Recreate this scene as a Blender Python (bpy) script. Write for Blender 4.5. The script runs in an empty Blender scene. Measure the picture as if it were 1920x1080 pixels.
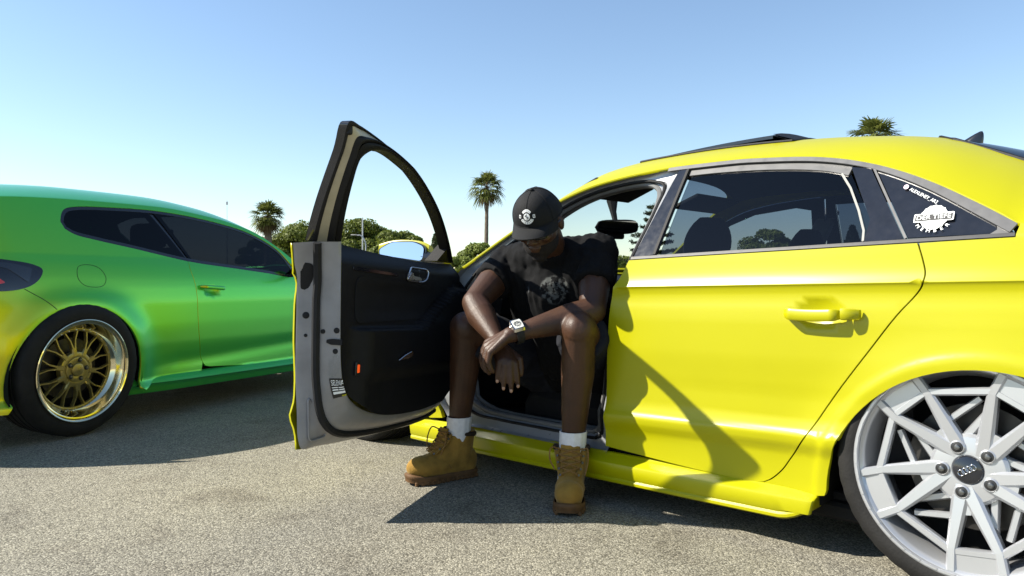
import bpy, bmesh, math, random
import numpy as np
from mathutils import Vector, Matrix, noise
from mathutils.geometry import delaunay_2d_cdt

SC = bpy.context.scene
COL = SC.collection
PI = math.pi
R = math.radians

# ------------------------------------------------------------------ camera, sky, sun, exposure
cam_d = bpy.data.cameras.new('camera')
cam_d.sensor_width = 36.0
cam_d.lens = 26.25
cam_d.clip_start = 0.05
cam_d.clip_end = 3000.0
cam = bpy.data.objects.new('camera', cam_d)
COL.objects.link(cam)
cam.location = (0, 0, 0.775)
cam.rotation_euler = (R(90) - math.atan(10 / 1400.0), 0, 0)
SC.camera = cam

SUN_EL, SUN_TRAVEL = R(40), R(3.0)      # light travels towards +X, a touch away from the camera
world = bpy.data.worlds.new('World')
SC.world = world
world.use_nodes = True
wn, wl = world.node_tree.nodes, world.node_tree.links
bg = wn['Background']
sky = wn.new('ShaderNodeTexSky')
sky.sky_type = 'NISHITA'
sky.sun_disc = False
sky.sun_elevation = SUN_EL
sky.sun_rotation = R(270) - SUN_TRAVEL
sky.altitude = 20
sky.air_density = 1.1
sky.dust_density = 0.1
sky.ozone_density = 2.0
wl.new(sky.outputs['Color'], bg.inputs['Color'])
bg.inputs['Strength'].default_value = 0.088

sun_d = bpy.data.lights.new('sun', 'SUN')
sun_d.energy = 5.0
sun_d.angle = R(0.53)
sun_d.color = (1.0, 0.94, 0.82)
sun = bpy.data.objects.new('sun', sun_d)
COL.objects.link(sun)
_d = Vector((math.cos(SUN_EL) * math.cos(SUN_TRAVEL), math.cos(SUN_EL) * math.sin(SUN_TRAVEL), -math.sin(SUN_EL)))
sun.rotation_euler = _d.to_track_quat('-Z', 'Y').to_euler()

SC.view_settings.view_transform = 'Standard'
SC.view_settings.look = 'None'
SC.view_settings.exposure = 1.15
SC.view_settings.gamma = 1.0
SC.view_settings.use_curve_mapping = False
SC.cycles.max_bounces = 8
SC.cycles.transparent_max_bounces = 16
SC.cycles.use_adaptive_sampling = True
SC.cycles.use_denoising = True

random.seed(7)
rng = np.random.default_rng(11)

# ------------------------------------------------------------------ materials
def new_mat(name):
    m = bpy.data.materials.new(name)
    m.use_nodes = True
    return m, m.node_tree.nodes, m.node_tree.links

def principled(name, color, rough=0.5, metal=0.0, spec=0.5, coat=0.0, coat_rough=0.05, var=0.0, var_scale=8.0,
               bump=0.0, bump_scale=200.0, rough_var=0.0, sheen=0.0, sheen_tint=(1, 1, 1), emit=None, sub=0.0, detail=4.0):
    m, n, l = new_mat(name)
    b = n['Principled BSDF']
    c4 = (*color, 1.0)
    b.inputs['Base Color'].default_value = c4
    b.inputs['Roughness'].default_value = rough
    b.inputs['Metallic'].default_value = metal
    b.inputs['Specular IOR Level'].default_value = spec
    b.inputs['Coat Weight'].default_value = coat
    b.inputs['Coat Roughness'].default_value = coat_rough
    if sheen:
        b.inputs['Sheen Weight'].default_value = sheen
        b.inputs['Sheen Roughness'].default_value = 0.4
        b.inputs['Sheen Tint'].default_value = (*sheen_tint, 1)
    if emit:
        b.inputs['Emission Color'].default_value = (*emit[0], 1)
        b.inputs['Emission Strength'].default_value = emit[1]
    if var or bump or rough_var:
        tc = n.new('ShaderNodeTexCoord')
    if var:
        t = n.new('ShaderNodeTexNoise'); t.inputs['Scale'].default_value = var_scale; t.inputs['Detail'].default_value = detail
        l.new(tc.outputs['Object'], t.inputs['Vector'])
        r = n.new('ShaderNodeValToRGB')
        r.color_ramp.elements[0].position = 0.3; r.color_ramp.elements[1].position = 0.7
        r.color_ramp.elements[0].color = (*[max(0, c * (1 - var)) for c in color], 1)
        r.color_ramp.elements[1].color = (*[min(1, c * (1 + var)) for c in color], 1)
        l.new(t.outputs['Fac'], r.inputs['Fac']); l.new(r.outputs['Color'], b.inputs['Base Color'])
    if rough_var:
        t2 = n.new('ShaderNodeTexNoise'); t2.inputs['Scale'].default_value = var_scale * 1.7; t2.inputs['Detail'].default_value = 5
        l.new(tc.outputs['Object'], t2.inputs['Vector'])
        mr = n.new('ShaderNodeMapRange'); mr.inputs['From Min'].default_value = .3; mr.inputs['From Max'].default_value = .7
        mr.inputs['To Min'].default_value = max(0, rough - rough_var); mr.inputs['To Max'].default_value = min(1, rough + rough_var)
        l.new(t2.outputs['Fac'], mr.inputs['Value']); l.new(mr.outputs['Result'], b.inputs['Roughness'])
    if bump:
        t3 = n.new('ShaderNodeTexNoise'); t3.inputs['Scale'].default_value = bump_scale; t3.inputs['Detail'].default_value = 4
        l.new(tc.outputs['Object'], t3.inputs['Vector'])
        bp = n.new('ShaderNodeBump'); bp.inputs['Strength'].default_value = bump; bp.inputs['Distance'].default_value = 0.01
        l.new(t3.outputs['Fac'], bp.inputs['Height']); l.new(bp.outputs['Normal'], b.inputs['Normal'])
    return m

def glass_mat(name, tint, rough=0.01, refl=0.045):
    m, n, l = new_mat(name)
    n.remove(n['Principled BSDF'])
    out = n['Material Output']
    lw = n.new('ShaderNodeLayerWeight'); lw.inputs['Blend'].default_value = 0.5
    pw = n.new('ShaderNodeMath'); pw.operation = 'POWER'; pw.inputs[1].default_value = 5.0
    fr = n.new('ShaderNodeMath'); fr.operation = 'MULTIPLY_ADD'; fr.inputs[1].default_value = 0.7; fr.inputs[2].default_value = refl
    l.new(lw.outputs['Facing'], pw.inputs[0]); l.new(pw.outputs[0], fr.inputs[0])
    tr = n.new('ShaderNodeBsdfTransparent'); tr.inputs['Color'].default_value = (*tint, 1)
    gl = n.new('ShaderNodeBsdfGlossy'); gl.inputs['Roughness'].default_value = rough
    mx = n.new('ShaderNodeMixShader')
    l.new(fr.outputs[0], mx.inputs[0]); l.new(tr.outputs[0], mx.inputs[1]); l.new(gl.outputs[0], mx.inputs[2])
    l.new(mx.outputs[0], out.inputs['Surface'])
    return m

M = {}
M['yellow'] = principled('yellow_satin_wrap', (0.352, 0.336, 0.0005), 0.34, 0.0, 0.38, 0.06, 0.25, var=0.025, var_scale=3)
def flip_paint():
    # colour-shift wrap: yellow face on, green and then teal as the surface turns away
    m = principled('colour_shift_green_wrap', (.1, .5, .1), .28, .55, .5, .35, .1)
    n, l = m.node_tree.nodes, m.node_tree.links
    b = n['Principled BSDF']
    lw = n.new('ShaderNodeLayerWeight'); lw.inputs['Blend'].default_value = .5
    r = n.new('ShaderNodeValToRGB'); e = r.color_ramp.elements
    e[0].position = .03; e[0].color = (.58, .54, .006, 1)
    e[1].position = .80; e[1].color = (.05, .50, .18, 1)
    x = e.new(.13); x.color = (.36, .55, .02, 1)
    x = e.new(.21); x.color = (.19, .60, .04, 1)
    x = e.new(.33); x.color = (.10, .60, .07, 1)
    x = e.new(.50); x.color = (.06, .58, .12, 1)
    l.new(lw.outputs['Facing'], r.inputs['Fac']); l.new(r.outputs['Color'], b.inputs['Base Color'])
    return m
M['green'] = flip_paint()
M['silver'] = principled('silver_paint', (0.30, 0.31, 0.33), 0.32, 0.35, 0.5, 0.4, 0.08, var=0.04, var_scale=12, rough_var=0.06)
M['jamb'] = principled('dusty_silver_jamb', (0.25, 0.245, 0.25), 0.45, 0.2, 0.5, 0.1, 0.2, var=0.12, var_scale=14, rough_var=0.1)
M['black_gloss'] = principled('black_gloss_trim', (0.010, 0.011, 0.015), 0.14, 0, 0.5, 0.5, 0.05, var=0.2, var_scale=25, rough_var=0.03)
M['grey_trim'] = principled('grey_window_trim', (0.085, 0.085, 0.088), 0.42, 0.35, 0.5, var=0.08, var_scale=20, rough_var=0.06)
M['rubber'] = principled('black_rubber', (0.011, 0.011, 0.012), 0.6, 0, 0.25, var=0.15, var_scale=30, bump=0.1, bump_scale=300)
M['seal'] = principled('grey_door_seal', (0.13, 0.13, 0.13), 0.42, 0, 0.5, var=0.1, var_scale=25)
M['plastic'] = principled('black_grained_plastic', (0.007, 0.007, 0.008), 0.6, 0, 0.2, var=0.12, var_scale=30, bump=0.12, bump_scale=600)
M['plastic2'] = principled('charcoal_soft_plastic', (0.009, 0.009, 0.010), 0.65, 0, 0.2, var=0.12, var_scale=30, bump=0.12, bump_scale=500)
M['seat'] = principled('black_seat_fabric', (0.008, 0.008, 0.009), 0.8, 0, 0.2, var=0.2, var_scale=40, bump=0.2, bump_scale=400)
M['headliner'] = principled('dark_headliner_cloth', (0.03, 0.03, 0.03), 0.9, 0, 0.2, var=0.1, var_scale=40, bump=0.1, bump_scale=500)
M['pale_trim'] = principled('pale_grey_interior_trim', (0.28, 0.28, 0.26), 0.7, 0, 0.3, var=0.06, var_scale=20)
M['alu'] = principled('brushed_aluminium', (0.62, 0.62, 0.62), 0.3, 0.9, 0.5, rough_var=0.08, var_scale=30)
M['rim_silver'] = principled('silver_rim_lacquer', (0.44, 0.45, 0.47), 0.28, 0.6, 0.5, 0.3, 0.06, var=0.03, var_scale=6)
M['tyre'] = principled('tyre_rubber', (0.012, 0.0115, 0.011), 0.75, 0, 0.25, var=0.25, var_scale=18, bump=0.15, bump_scale=160)
M['brake'] = principled('brake_disc_steel', (0.07, 0.066, 0.062), 0.4, 0.9, 0.5, var=0.2, var_scale=20)
M['dark'] = principled('underbody_black', (0.010, 0.010, 0.010), 0.85, 0, 0.2, var=0.2, var_scale=15)
M['lug'] = principled('dark_chrome_lug', (0.18, 0.18, 0.18), 0.28, 0.9, 0.5)
M['chrome'] = principled('chrome', (0.80, 0.80, 0.80), 0.08, 1.0, 0.5)
M['white_print'] = principled('white_vinyl_print', (0.82, 0.84, 0.84), 0.5, 0, 0.4, var=0.04, var_scale=60)
M['pink_print'] = principled('pale_pink_vinyl_print', (0.8, 0.62, 0.70), 0.5, 0, 0.4)
M['black_print'] = principled('black_print', (0.012, 0.012, 0.012), 0.4)
M['grey_print'] = principled('grey_print', (0.25, 0.26, 0.25), 0.6, var=0.3, var_scale=200)
M['tint'] = glass_mat('tinted_window_glass', (0.20, 0.23, 0.28))
M['tint_dark'] = glass_mat('dark_tinted_window_glass', (0.012, 0.014, 0.019), refl=.03)
M['clear'] = glass_mat('clear_window_glass', (0.82, 0.86, 0.86))
M['mirror'] = principled('mirror_glass', (0.85, 0.87, 0.9), 0.02, 1.0)

# ------------------------------------------------------------------ mesh helpers
def tag(o, label=None, cat=None, group=None, kind=None):
    if label: o['label'] = label
    if cat: o['category'] = cat
    if group: o['group'] = group
    if kind: o['kind'] = kind
    return o

def empty(name, loc=(0, 0, 0), rz=0.0, parent=None):
    o = bpy.data.objects.new(name, None)
    COL.objects.link(o)
    o.location = loc
    o.rotation_euler = (0, 0, rz)
    o.parent = parent
    o.empty_display_size = 0.1
    return o

def mk(name, verts, faces, mat, parent=None, smooth=True, normals=None, sharp=None):
    me = bpy.data.meshes.new(name)
    v = np.asarray(verts, dtype=np.float64).reshape(-1, 3)
    me.from_pydata(v.tolist(), [], faces if isinstance(faces, list) else [tuple(f) for f in faces])
    if isinstance(mat, (list, tuple)):
        for m_ in mat: me.materials.append(m_)
    elif mat is not None:
        me.materials.append(mat)
    if smooth:
        me.polygons.foreach_set('use_smooth', [True] * len(me.polygons))
    me.update()
    if smooth and sharp is not None:
        me.set_sharp_from_angle(angle=R(sharp))
    if normals is not None:
        me.normals_split_custom_set_from_vertices([tuple(x) for x in np.asarray(normals)])
    o = bpy.data.objects.new(name, me)
    COL.objects.link(o)
    o.parent = parent
    return o

class Geo:
    def __init__(self):
        self.v = []; self.f = []
    def add(self, v, f, mtx=None):
        b = len(self.v)
        if mtx is not None:
            v = [tuple(mtx @ Vector(p)) for p in v]
        self.v.extend([tuple(map(float, p)) for p in v])
        self.f.extend([tuple(i + b for i in q) for q in f])
        return self
    def obj(self, name, mat, parent=None, smooth=True, sharp=35):
        return mk(name, self.v, self.f, mat, parent, smooth, sharp=sharp)

def catmull(pts, per=6, closed=False):
    P = [np.array(p, float) for p in pts]
    n = len(P)
    if n < 3 and not closed:
        return [P[0] + (P[1] - P[0]) * i / per for i in range(per + 1)]
    out = []
    rngi = range(n) if closed else range(n - 1)
    for i in rngi:
        if closed:
            p0, p1, p2, p3 = P[(i - 1) % n], P[i], P[(i + 1) % n], P[(i + 2) % n]
        else:
            p0 = P[i - 1] if i > 0 else 2 * P[0] - P[1]
            p1, p2 = P[i], P[i + 1]
            p3 = P[i + 2] if i + 2 < n else 2 * P[-1] - P[-2]
        d1 = max(1e-9, np.linalg.norm(p1 - p0)) ** .5; d2 = max(1e-9, np.linalg.norm(p2 - p1)) ** .5; d3 = max(1e-9, np.linalg.norm(p3 - p2)) ** .5
        t1 = (p2 - p1) + d2 * ((p1 - p0) / d1 - (p2 - p0) / (d1 + d2)) if d1 > 1e-4 else (p2 - p1)
        t2 = (p2 - p1) + d2 * ((p3 - p2) / d3 - (p3 - p1) / (d2 + d3)) if d3 > 1e-4 else (p2 - p1)
        for k in range(per):
            u = k / per
            h00 = 2 * u ** 3 - 3 * u ** 2 + 1; h10 = u ** 3 - 2 * u ** 2 + u; h01 = -2 * u ** 3 + 3 * u ** 2; h11 = u ** 3 - u ** 2
            out.append(h00 * p1 + h10 * t1 + h01 * p2 + h11 * t2)
    if not closed:
        out.append(P[-1])
    return out

def resample(pts, step, closed=True):
    P = [np.array(p, float) for p in pts]
    if closed: P = P + [P[0]]
    out = []
    for a, b in zip(P[:-1], P[1:]):
        k = max(1, int(math.ceil(np.linalg.norm(b - a) / step)))
        for i in range(k):
            out.append(a + (b - a) * i / k)
    if not closed: out.append(P[-1])
    return np.array(out)

def corners(pts, rad, per=5):
    """polygon with given corner radii (one number or one per corner)"""
    P = [np.array(p, float) for p in pts]; n = len(P); out = []
    for i in range(n):
        r = rad[i] if isinstance(rad, (list, tuple)) else rad
        a, b, c = P[i - 1], P[i], P[(i + 1) % n]
        if r <= 0: out.append(b); continue
        u = (a - b) / np.linalg.norm(a - b); v = (c - b) / np.linalg.norm(c - b)
        d = min(r, .45 * np.linalg.norm(a - b), .45 * np.linalg.norm(c - b))
        p, q = b + u * d, b + v * d
        for k in range(per + 1):
            t = k / per
            out.append((1 - t) ** 2 * p + 2 * t * (1 - t) * b + t * t * q)
    return out

def inside(poly, pts):
    poly = np.asarray(poly); x, y = pts[:, 0], pts[:, 1]
    res = np.zeros(len(pts), bool); n = len(poly); j = n - 1
    for i in range(n):
        xi, yi = poly[i]; xj, yj = poly[j]
        c = ((yi > y) != (yj > y))
        with np.errstate(divide='ignore', invalid='ignore'):
            xx = (xj - xi) * (y - yi) / (yj - yi if yj != yi else 1e-12) + xi
        res ^= c & (x < xx)
        j = i
    return res

def panel(name, S, outline, mat, parent=None, holes=(), step=0.02, rows=None, flange=0.012, vstep=None, flip=False, edge=None, extra=None):
    """sheet of the surface S(u, v) -> xyz cut to a uv outline, with its edges turned in"""
    vstep = vstep or step
    edge = edge or step
    loops = [resample(outline, edge)] + [resample(h, edge) for h in holes]
    O = loops[0]
    lo, hi = O.min(0), O.max(0)
    us = np.arange(lo[0] + step * .5, hi[0], step)
    pts = []
    if rows is None:
        vs = np.arange(lo[1] + vstep * .5, hi[1], vstep)
        uu, vv = np.meshgrid(us, vs)
        pts = np.stack([uu.ravel(), vv.ravel()], 1)
    else:
        pts = np.concatenate([np.stack([us, r(us)], 1) for r in rows])
    if extra is not None and len(extra): pts = np.concatenate([pts, extra])
    keep = inside(O, pts)
    for h in loops[1:]: keep &= ~inside(h, pts)
    pts = pts[keep]
    allb = np.concatenate(loops)
    if len(pts):
        sc = np.array([1 / edge, 1 / min(edge, vstep)])
        ok = np.ones(len(pts), bool)
        for i in range(0, len(pts), 400):
            d = ((pts[i:i + 400, None, :] - allb[None]) * sc)
            ok[i:i + 400] = (d ** 2).sum(2).min(1) > .2
        pts = pts[ok]
    verts = np.concatenate([allb, pts]) if len(pts) else allb
    edges = []; b = 0
    for L in loops:
        k = len(L)
        edges += [(b + i, b + (i + 1) % k) for i in range(k)]; b += k
    r = delaunay_2d_cdt([Vector((float(a), float(c))) for a, c in verts], edges, [], 0, 1e-7)
    vo = np.array([(p[0], p[1]) for p in r[0]])
    tri = np.array([f for f in r[2] if len(f) == 3])
    cen = vo[tri].mean(1)
    k = inside(loops[0], cen)
    for h in loops[1:]: k &= ~inside(h, cen)
    a_ = vo[tri]
    ar = np.abs((a_[:, 1, 0] - a_[:, 0, 0]) * (a_[:, 2, 1] - a_[:, 0, 1]) - (a_[:, 1, 1] - a_[:, 0, 1]) * (a_[:, 2, 0] - a_[:, 0, 0]))
    tri = tri[k & (ar > 1e-10)]
    e = 0.0015
    P3 = S(vo[:, 0], vo[:, 1])
    du = S(vo[:, 0] + e, vo[:, 1]) - S(vo[:, 0] - e, vo[:, 1])
    dv = S(vo[:, 0], vo[:, 1] + e) - S(vo[:, 0], vo[:, 1] - e)
    N = np.cross(du, dv); N /= np.maximum(1e-12, np.linalg.norm(N, axis=1))[:, None]
    faces = [tuple(int(q) for q in t) for t in tri]
    if flip:
        N = -N; faces = [t[::-1] for t in faces]
    if flange:
        cnt = {}
        for t in faces:
            for q in range(3):
                a, c = t[q], t[(q + 1) % 3]
                if (c, a) in cnt: del cnt[(c, a)]
                else: cnt[(a, c)] = 1
        V = P3.tolist(); NN = N.tolist(); idx = {}
        for (a, c) in cnt:
            for q in (a, c):
                if q not in idx:
                    idx[q] = (len(V), len(V) + 1)
                    V.append(P3[q].tolist()); V.append((P3[q] - N[q] * flange).tolist()); NN += [None, None]
        acc = {}
        for (a, c) in cnt:
            t_ = P3[c] - P3[a]; sd = np.cross(t_, N[a]); sd /= max(1e-12, np.linalg.norm(sd))
            for q in (a, c): acc[q] = acc.get(q, 0) + sd
            faces.append((idx[c][0], idx[a][0], idx[a][1], idx[c][1]))
        for q, (i0, i1) in idx.items():
            s_ = acc[q] / max(1e-9, np.linalg.norm(acc[q]))
            s2 = s_ + .8 * N[q]; s2 /= np.linalg.norm(s2)
            NN[i0] = s2.tolist(); NN[i1] = s_.tolist()
        return mk(name, V, faces, mat, parent, True, NN)
    return mk(name, P3, faces, mat, parent, True, N)

def loft(rows, closed_u=False, closed_v=False):
    n, m = len(rows), len(rows[0])
    v = [tuple(map(float, p)) for r in rows for p in r]
    f = []
    for i in range(n if closed_u else n - 1):
        for j in range(m if closed_v else m - 1):
            a = i * m + j; b = i * m + (j + 1) % m; c = ((i + 1) % n) * m + (j + 1) % m; d = ((i + 1) % n) * m + j
            f.append((a, b, c, d))
    return v, f

def tube(path, r, n=8, closed=False, caps=True, flat=None):
    P = [Vector(p) for p in path]; k = len(P)
    rr = r if hasattr(r, '__len__') else [r] * k
    rows = []; prev = None
    for i in range(k):
        if closed: t = (P[(i + 1) % k] - P[i - 1])
        else: t = (P[min(i + 1, k - 1)] - P[max(i - 1, 0)])
        t = t.normalized() if t.length > 1e-9 else Vector((0, 0, 1))
        if prev is None:
            ref = Vector((0, 0, 1)) if abs(t.z) < .9 else Vector((1, 0, 0))
            u = t.cross(ref).normalized()
        else:
            u = (prev - t * prev.dot(t)).normalized()
        prev = u; w = t.cross(u)
        fl = flat or 1.0
        rows.append([P[i] + (u * math.cos(2 * PI * j / n) + w * math.sin(2 * PI * j / n) * fl) * rr[i] for j in range(n)])
    v, f = loft(rows, closed, True)
    if caps and not closed:
        f.append(tuple(range(n))[::-1]); f.append(tuple((k - 1) * n + j for j in range(n)))
    return v, f

def lathe(prof, n=48, cap=False):
    """profile of (radius, y): turned about the local Y axis"""
    rows = [[(p[0] * math.cos(2 * PI * j / n), p[1], p[0] * math.sin(2 * PI * j / n)) for p in prof] for j in range(n)]
    return loft(rows, True, False)

def rbox(c, s, bev=0.01, seg=3, rot=None):
    bm = bmesh.new(); bmesh.ops.create_cube(bm, size=1.0)
    for v in bm.verts: v.co = Vector((v.co.x * s[0], v.co.y * s[1], v.co.z * s[2]))
    if bev > 0: bmesh.ops.bevel(bm, geom=bm.edges[:] , offset=bev, segments=seg, profile=.5, affect='EDGES')
    bm.verts.index_update()
    mt = Matrix.Translation(Vector(c)) @ (rot.to_4x4() if rot is not None else Matrix.Identity(4))
    v = [tuple(mt @ x.co) for x in bm.verts]; f = [tuple(q.index for q in p.verts) for p in bm.faces]
    bm.free()
    return v, f

def prism(poly, y0, y1, bev=0.0):
    """outline in (x, z) extruded from y0 to y1"""
    n = len(poly)
    v = [(p[0], y0, p[1]) for p in poly] + [(p[0], y1, p[1]) for p in poly]
    f = [tuple(range(n)), tuple(range(n, 2 * n))[::-1]] + [(i, i + n, (i + 1) % n + n, (i + 1) % n) for i in range(n)]
    return v, f

def text_geo(s, size):
    cu = bpy.data.curves.new('txt', 'FONT'); cu.body = s; cu.size = size; cu.align_x = 'CENTER'; cu.align_y = 'CENTER'
    cu.resolution_u = 3
    o = bpy.data.objects.new('txt', cu); COL.objects.link(o)
    bpy.context.view_layer.update()
    me = bpy.data.meshes.new_from_object(o.evaluated_get(bpy.context.evaluated_depsgraph_get()))
    v = [tuple(p.co[:2]) for p in me.vertices]; f = [tuple(p.vertices) for p in me.polygons]
    bpy.data.objects.remove(o); bpy.data.curves.remove(cu); bpy.data.meshes.remove(me)
    return v, f

def pchip(X, Y):
    X = np.array(X, float); Y = np.array(Y, float)
    h = np.diff(X); d = np.diff(Y) / h
    m = np.zeros(len(X)); m[0], m[-1] = d[0], d[-1]
    for i in range(1, len(X) - 1):
        if d[i - 1] * d[i] > 0:
            w1, w2 = 2 * h[i] + h[i - 1], h[i] + 2 * h[i - 1]
            m[i] = (w1 + w2) / (w1 / d[i - 1] + w2 / d[i])
    def ev(x):
        x = np.clip(np.asarray(x, float), X[0], X[-1])
        i = np.clip(np.searchsorted(X, x) - 1, 0, len(X) - 2)
        t = (x - X[i]) / h[i]
        return ((2 * t ** 3 - 3 * t ** 2 + 1) * Y[i] + (t ** 3 - 2 * t ** 2 + t) * h[i] * m[i] + (-2 * t ** 3 + 3 * t ** 2) * Y[i + 1] + (t ** 3 - t ** 2) * h[i] * m[i + 1])
    return ev

# ================================================================== GROUND
def ground_mat():
    m, n, l = new_mat('coarse_chip_asphalt')
    b = n['Principled BSDF']
    tc = n.new('ShaderNodeTexCoord')
    vo = n.new('ShaderNodeTexVoronoi'); vo.inputs['Scale'].default_value = 190; vo.inputs['Randomness'].default_value = 1
    l.new(tc.outputs['Object'], vo.inputs['Vector'])
    v2 = n.new('ShaderNodeTexVoronoi'); v2.inputs['Scale'].default_value = 250
    l.new(tc.outputs['Object'], v2.inputs['Vector'])
    sep = n.new('ShaderNodeSeparateColor'); l.new(vo.outputs['Color'], sep.inputs['Color'])
    rp = n.new('ShaderNodeValToRGB'); e = rp.color_ramp.elements
    e[0].position = 0; e[0].color = (.122, .115, .093, 1)
    e[1].position = 1; e[1].color = (.41, .39, .315, 1)
    x = e.new(.25); x.color = (.208, .196, .158, 1)
    x = e.new(.7); x.color = (.272, .256, .206, 1)
    l.new(sep.outputs[0], rp.inputs['Fac'])
    # dark binder between the chips
    rb = n.new('ShaderNodeValToRGB'); rb.color_ramp.elements[0].position = .40; rb.color_ramp.elements[0].color = (1, 1, 1, 1)
    rb.color_ramp.elements[1].position = .75; rb.color_ramp.elements[1].color = (.52, .51, .49, 1)
    l.new(vo.outputs['Distance'], rb.inputs['Fac'])
    mx = n.new('ShaderNodeMix'); mx.data_type = 'RGBA'; mx.blend_type = 'MULTIPLY'; mx.inputs[0].default_value = 1
    l.new(rp.outputs['Color'], mx.inputs[6]); l.new(rb.outputs['Color'], mx.inputs[7])
    big = n.new('ShaderNodeTexNoise'); big.inputs['Scale'].default_value = .9; big.inputs['Detail'].default_value = 6
    l.new(tc.outputs['Object'], big.inputs['Vector'])
    rg = n.new('ShaderNodeValToRGB'); rg.color_ramp.elements[0].position = .3; rg.color_ramp.elements[0].color = (.80, .80, .82, 1)
    rg.color_ramp.elements[1].position = .7; rg.color_ramp.elements[1].color = (1.1, 1.08, 1.04, 1)
    l.new(big.outputs['Fac'], rg.inputs['Fac'])
    m2 = n.new('ShaderNodeMix'); m2.data_type = 'RGBA'; m2.blend_type = 'MULTIPLY'; m2.inputs[0].default_value = 1
    l.new(mx.outputs[2], m2.inputs[6]); l.new(rg.outputs['Color'], m2.inputs[7])
    st = n.new('ShaderNodeTexNoise'); st.inputs['Scale'].default_value = 3.4; st.inputs['Detail'].default_value = 7; st.inputs['Roughness'].default_value = .65; st.inputs['Distortion'].default_value = .6
    l.new(tc.outputs['Object'], st.inputs['Vector'])
    rs = n.new('ShaderNodeValToRGB'); rs.color_ramp.elements[0].position = .30; rs.color_ramp.elements[0].color = (.72, .70, .69, 1); rs.color_ramp.elements[1].position = .47; rs.color_ramp.elements[1].color = (1, 1, 1, 1)
    l.new(st.outputs['Fac'], rs.inputs['Fac'])
    m3 = n.new('ShaderNodeMix'); m3.data_type = 'RGBA'; m3.blend_type = 'MULTIPLY'; m3.inputs[0].default_value = 1
    l.new(m2.outputs[2], m3.inputs[6]); l.new(rs.outputs['Color'], m3.inputs[7])
    l.new(m3.outputs[2], b.inputs['Base Color'])
    b.inputs['Roughness'].default_value = .85; b.inputs['Specular IOR Level'].default_value = .3
    inv = n.new('ShaderNodeMath'); inv.operation = 'SUBTRACT'; inv.inputs[0].default_value = 1; l.new(vo.outputs['Distance'], inv.inputs[1])
    ad = n.new('ShaderNodeMath'); ad.operation = 'MULTIPLY_ADD'; ad.inputs[1].default_value = .35; l.new(v2.outputs['Distance'], ad.inputs[0]); l.new(inv.outputs[0], ad.inputs[2])
    bp = n.new('ShaderNodeBump'); bp.inputs['Strength'].default_value = .45; bp.inputs['Distance'].default_value = .006
    l.new(ad.outputs[0], bp.inputs['Height']); l.new(bp.outputs['Normal'], b.inputs['Normal'])
    return m
M['asphalt'] = ground_mat()
gsz = 600
tag(mk('ground', [(-gsz, -gsz, 0), (gsz, -gsz, 0), (gsz, gsz, 0), (-gsz, gsz, 0)], [(0, 1, 2, 3)], M['asphalt'], smooth=False), kind='structure')

# ================================================================== TREES, PALMS AND LAMP POSTS BEYOND THE CAR PARK
def leaf_mat(name, a, b, rough=.6, scale=1.6, trans=.35):
    m, n, l = new_mat(name)
    bs = n['Principled BSDF']; out = n['Material Output']
    tc = n.new('ShaderNodeTexCoord'); t = n.new('ShaderNodeTexNoise'); t.inputs['Scale'].default_value = scale; t.inputs['Detail'].default_value = 8; t.inputs['Roughness'].default_value = .75
    l.new(tc.outputs['Object'], t.inputs['Vector'])
    r = n.new('ShaderNodeValToRGB'); r.color_ramp.elements[0].position = .35; r.color_ramp.elements[1].position = .65
    r.color_ramp.elements[0].color = (*a, 1); r.color_ramp.elements[1].color = (*b, 1)
    l.new(t.outputs['Fac'], r.inputs['Fac']); l.new(r.outputs['Color'], bs.inputs['Base Color'])
    bs.inputs['Roughness'].default_value = rough; bs.inputs['Specular IOR Level'].default_value = .3
    tr = n.new('ShaderNodeBsdfTranslucent'); l.new(r.outputs['Color'], tr.inputs['Color'])
    mx = n.new('ShaderNodeMixShader'); mx.inputs[0].default_value = trans
    l.new(bs.outputs[0], mx.inputs[1]); l.new(tr.outputs[0], mx.inputs[2]); l.new(mx.outputs[0], out.inputs['Surface'])
    return m
M['leaf_pine'] = leaf_mat('pine_needles', (.062, .088, .013), (.165, .195, .025))
M['leaf_light'] = leaf_mat('light_green_leaves', (.09, .125, .018), (.20, .235, .04))
M['leaf_dark'] = leaf_mat('dark_cypress_foliage', (.018, .030, .010), (.045, .058, .020))
M['leaf_palm'] = leaf_mat('palm_fronds', (.07, .092, .018), (.16, .175, .04), .45)
M['leaf_dead'] = leaf_mat('dry_palm_fronds', (.10, .07, .03), (.20, .15, .07))
M['bark'] = principled('grey_brown_bark', (.11, .085, .06), .9, 0, .2, var=.35, var_scale=6, bump=.6, bump_scale=14)
M['palm_bark'] = principled('palm_trunk_bark', (.15, .12, .09), .9, 0, .2, var=.3, var_scale=5, bump=.6, bump_scale=20)
M['galv'] = principled('galvanised_steel', (.42, .43, .44), .5, .5, .5, var=.1, var_scale=6)

def quads(P, U, V):
    """leaf quads with centres P and half axes U, V"""
    n = len(P)
    a = np.empty((n, 4, 3)); a[:, 0] = P - U; a[:, 1] = P - V * .55 ; a[:, 2] = P + U; a[:, 3] = P + V * .55
    return a.reshape(-1, 3), np.arange(n * 4).reshape(n, 4)
def quad_obj(name, V, F, mat, parent):
    me = bpy.data.meshes.new(name); n = len(F)
    me.vertices.add(len(V)); me.vertices.foreach_set('co', V.astype(np.float32).ravel())
    me.loops.add(n * 4); me.loops.foreach_set('vertex_index', F.astype(np.int32).ravel())
    me.polygons.add(n); me.polygons.foreach_set('loop_start', np.arange(n, dtype=np.int32) * 4)
    me.materials.append(mat); me.update(calc_edges=True)
    o = bpy.data.objects.new(name, me); COL.objects.link(o); o.parent = parent
    return o
def unit(v): return v / np.maximum(1e-9, np.linalg.norm(v, axis=-1, keepdims=True))
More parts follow.
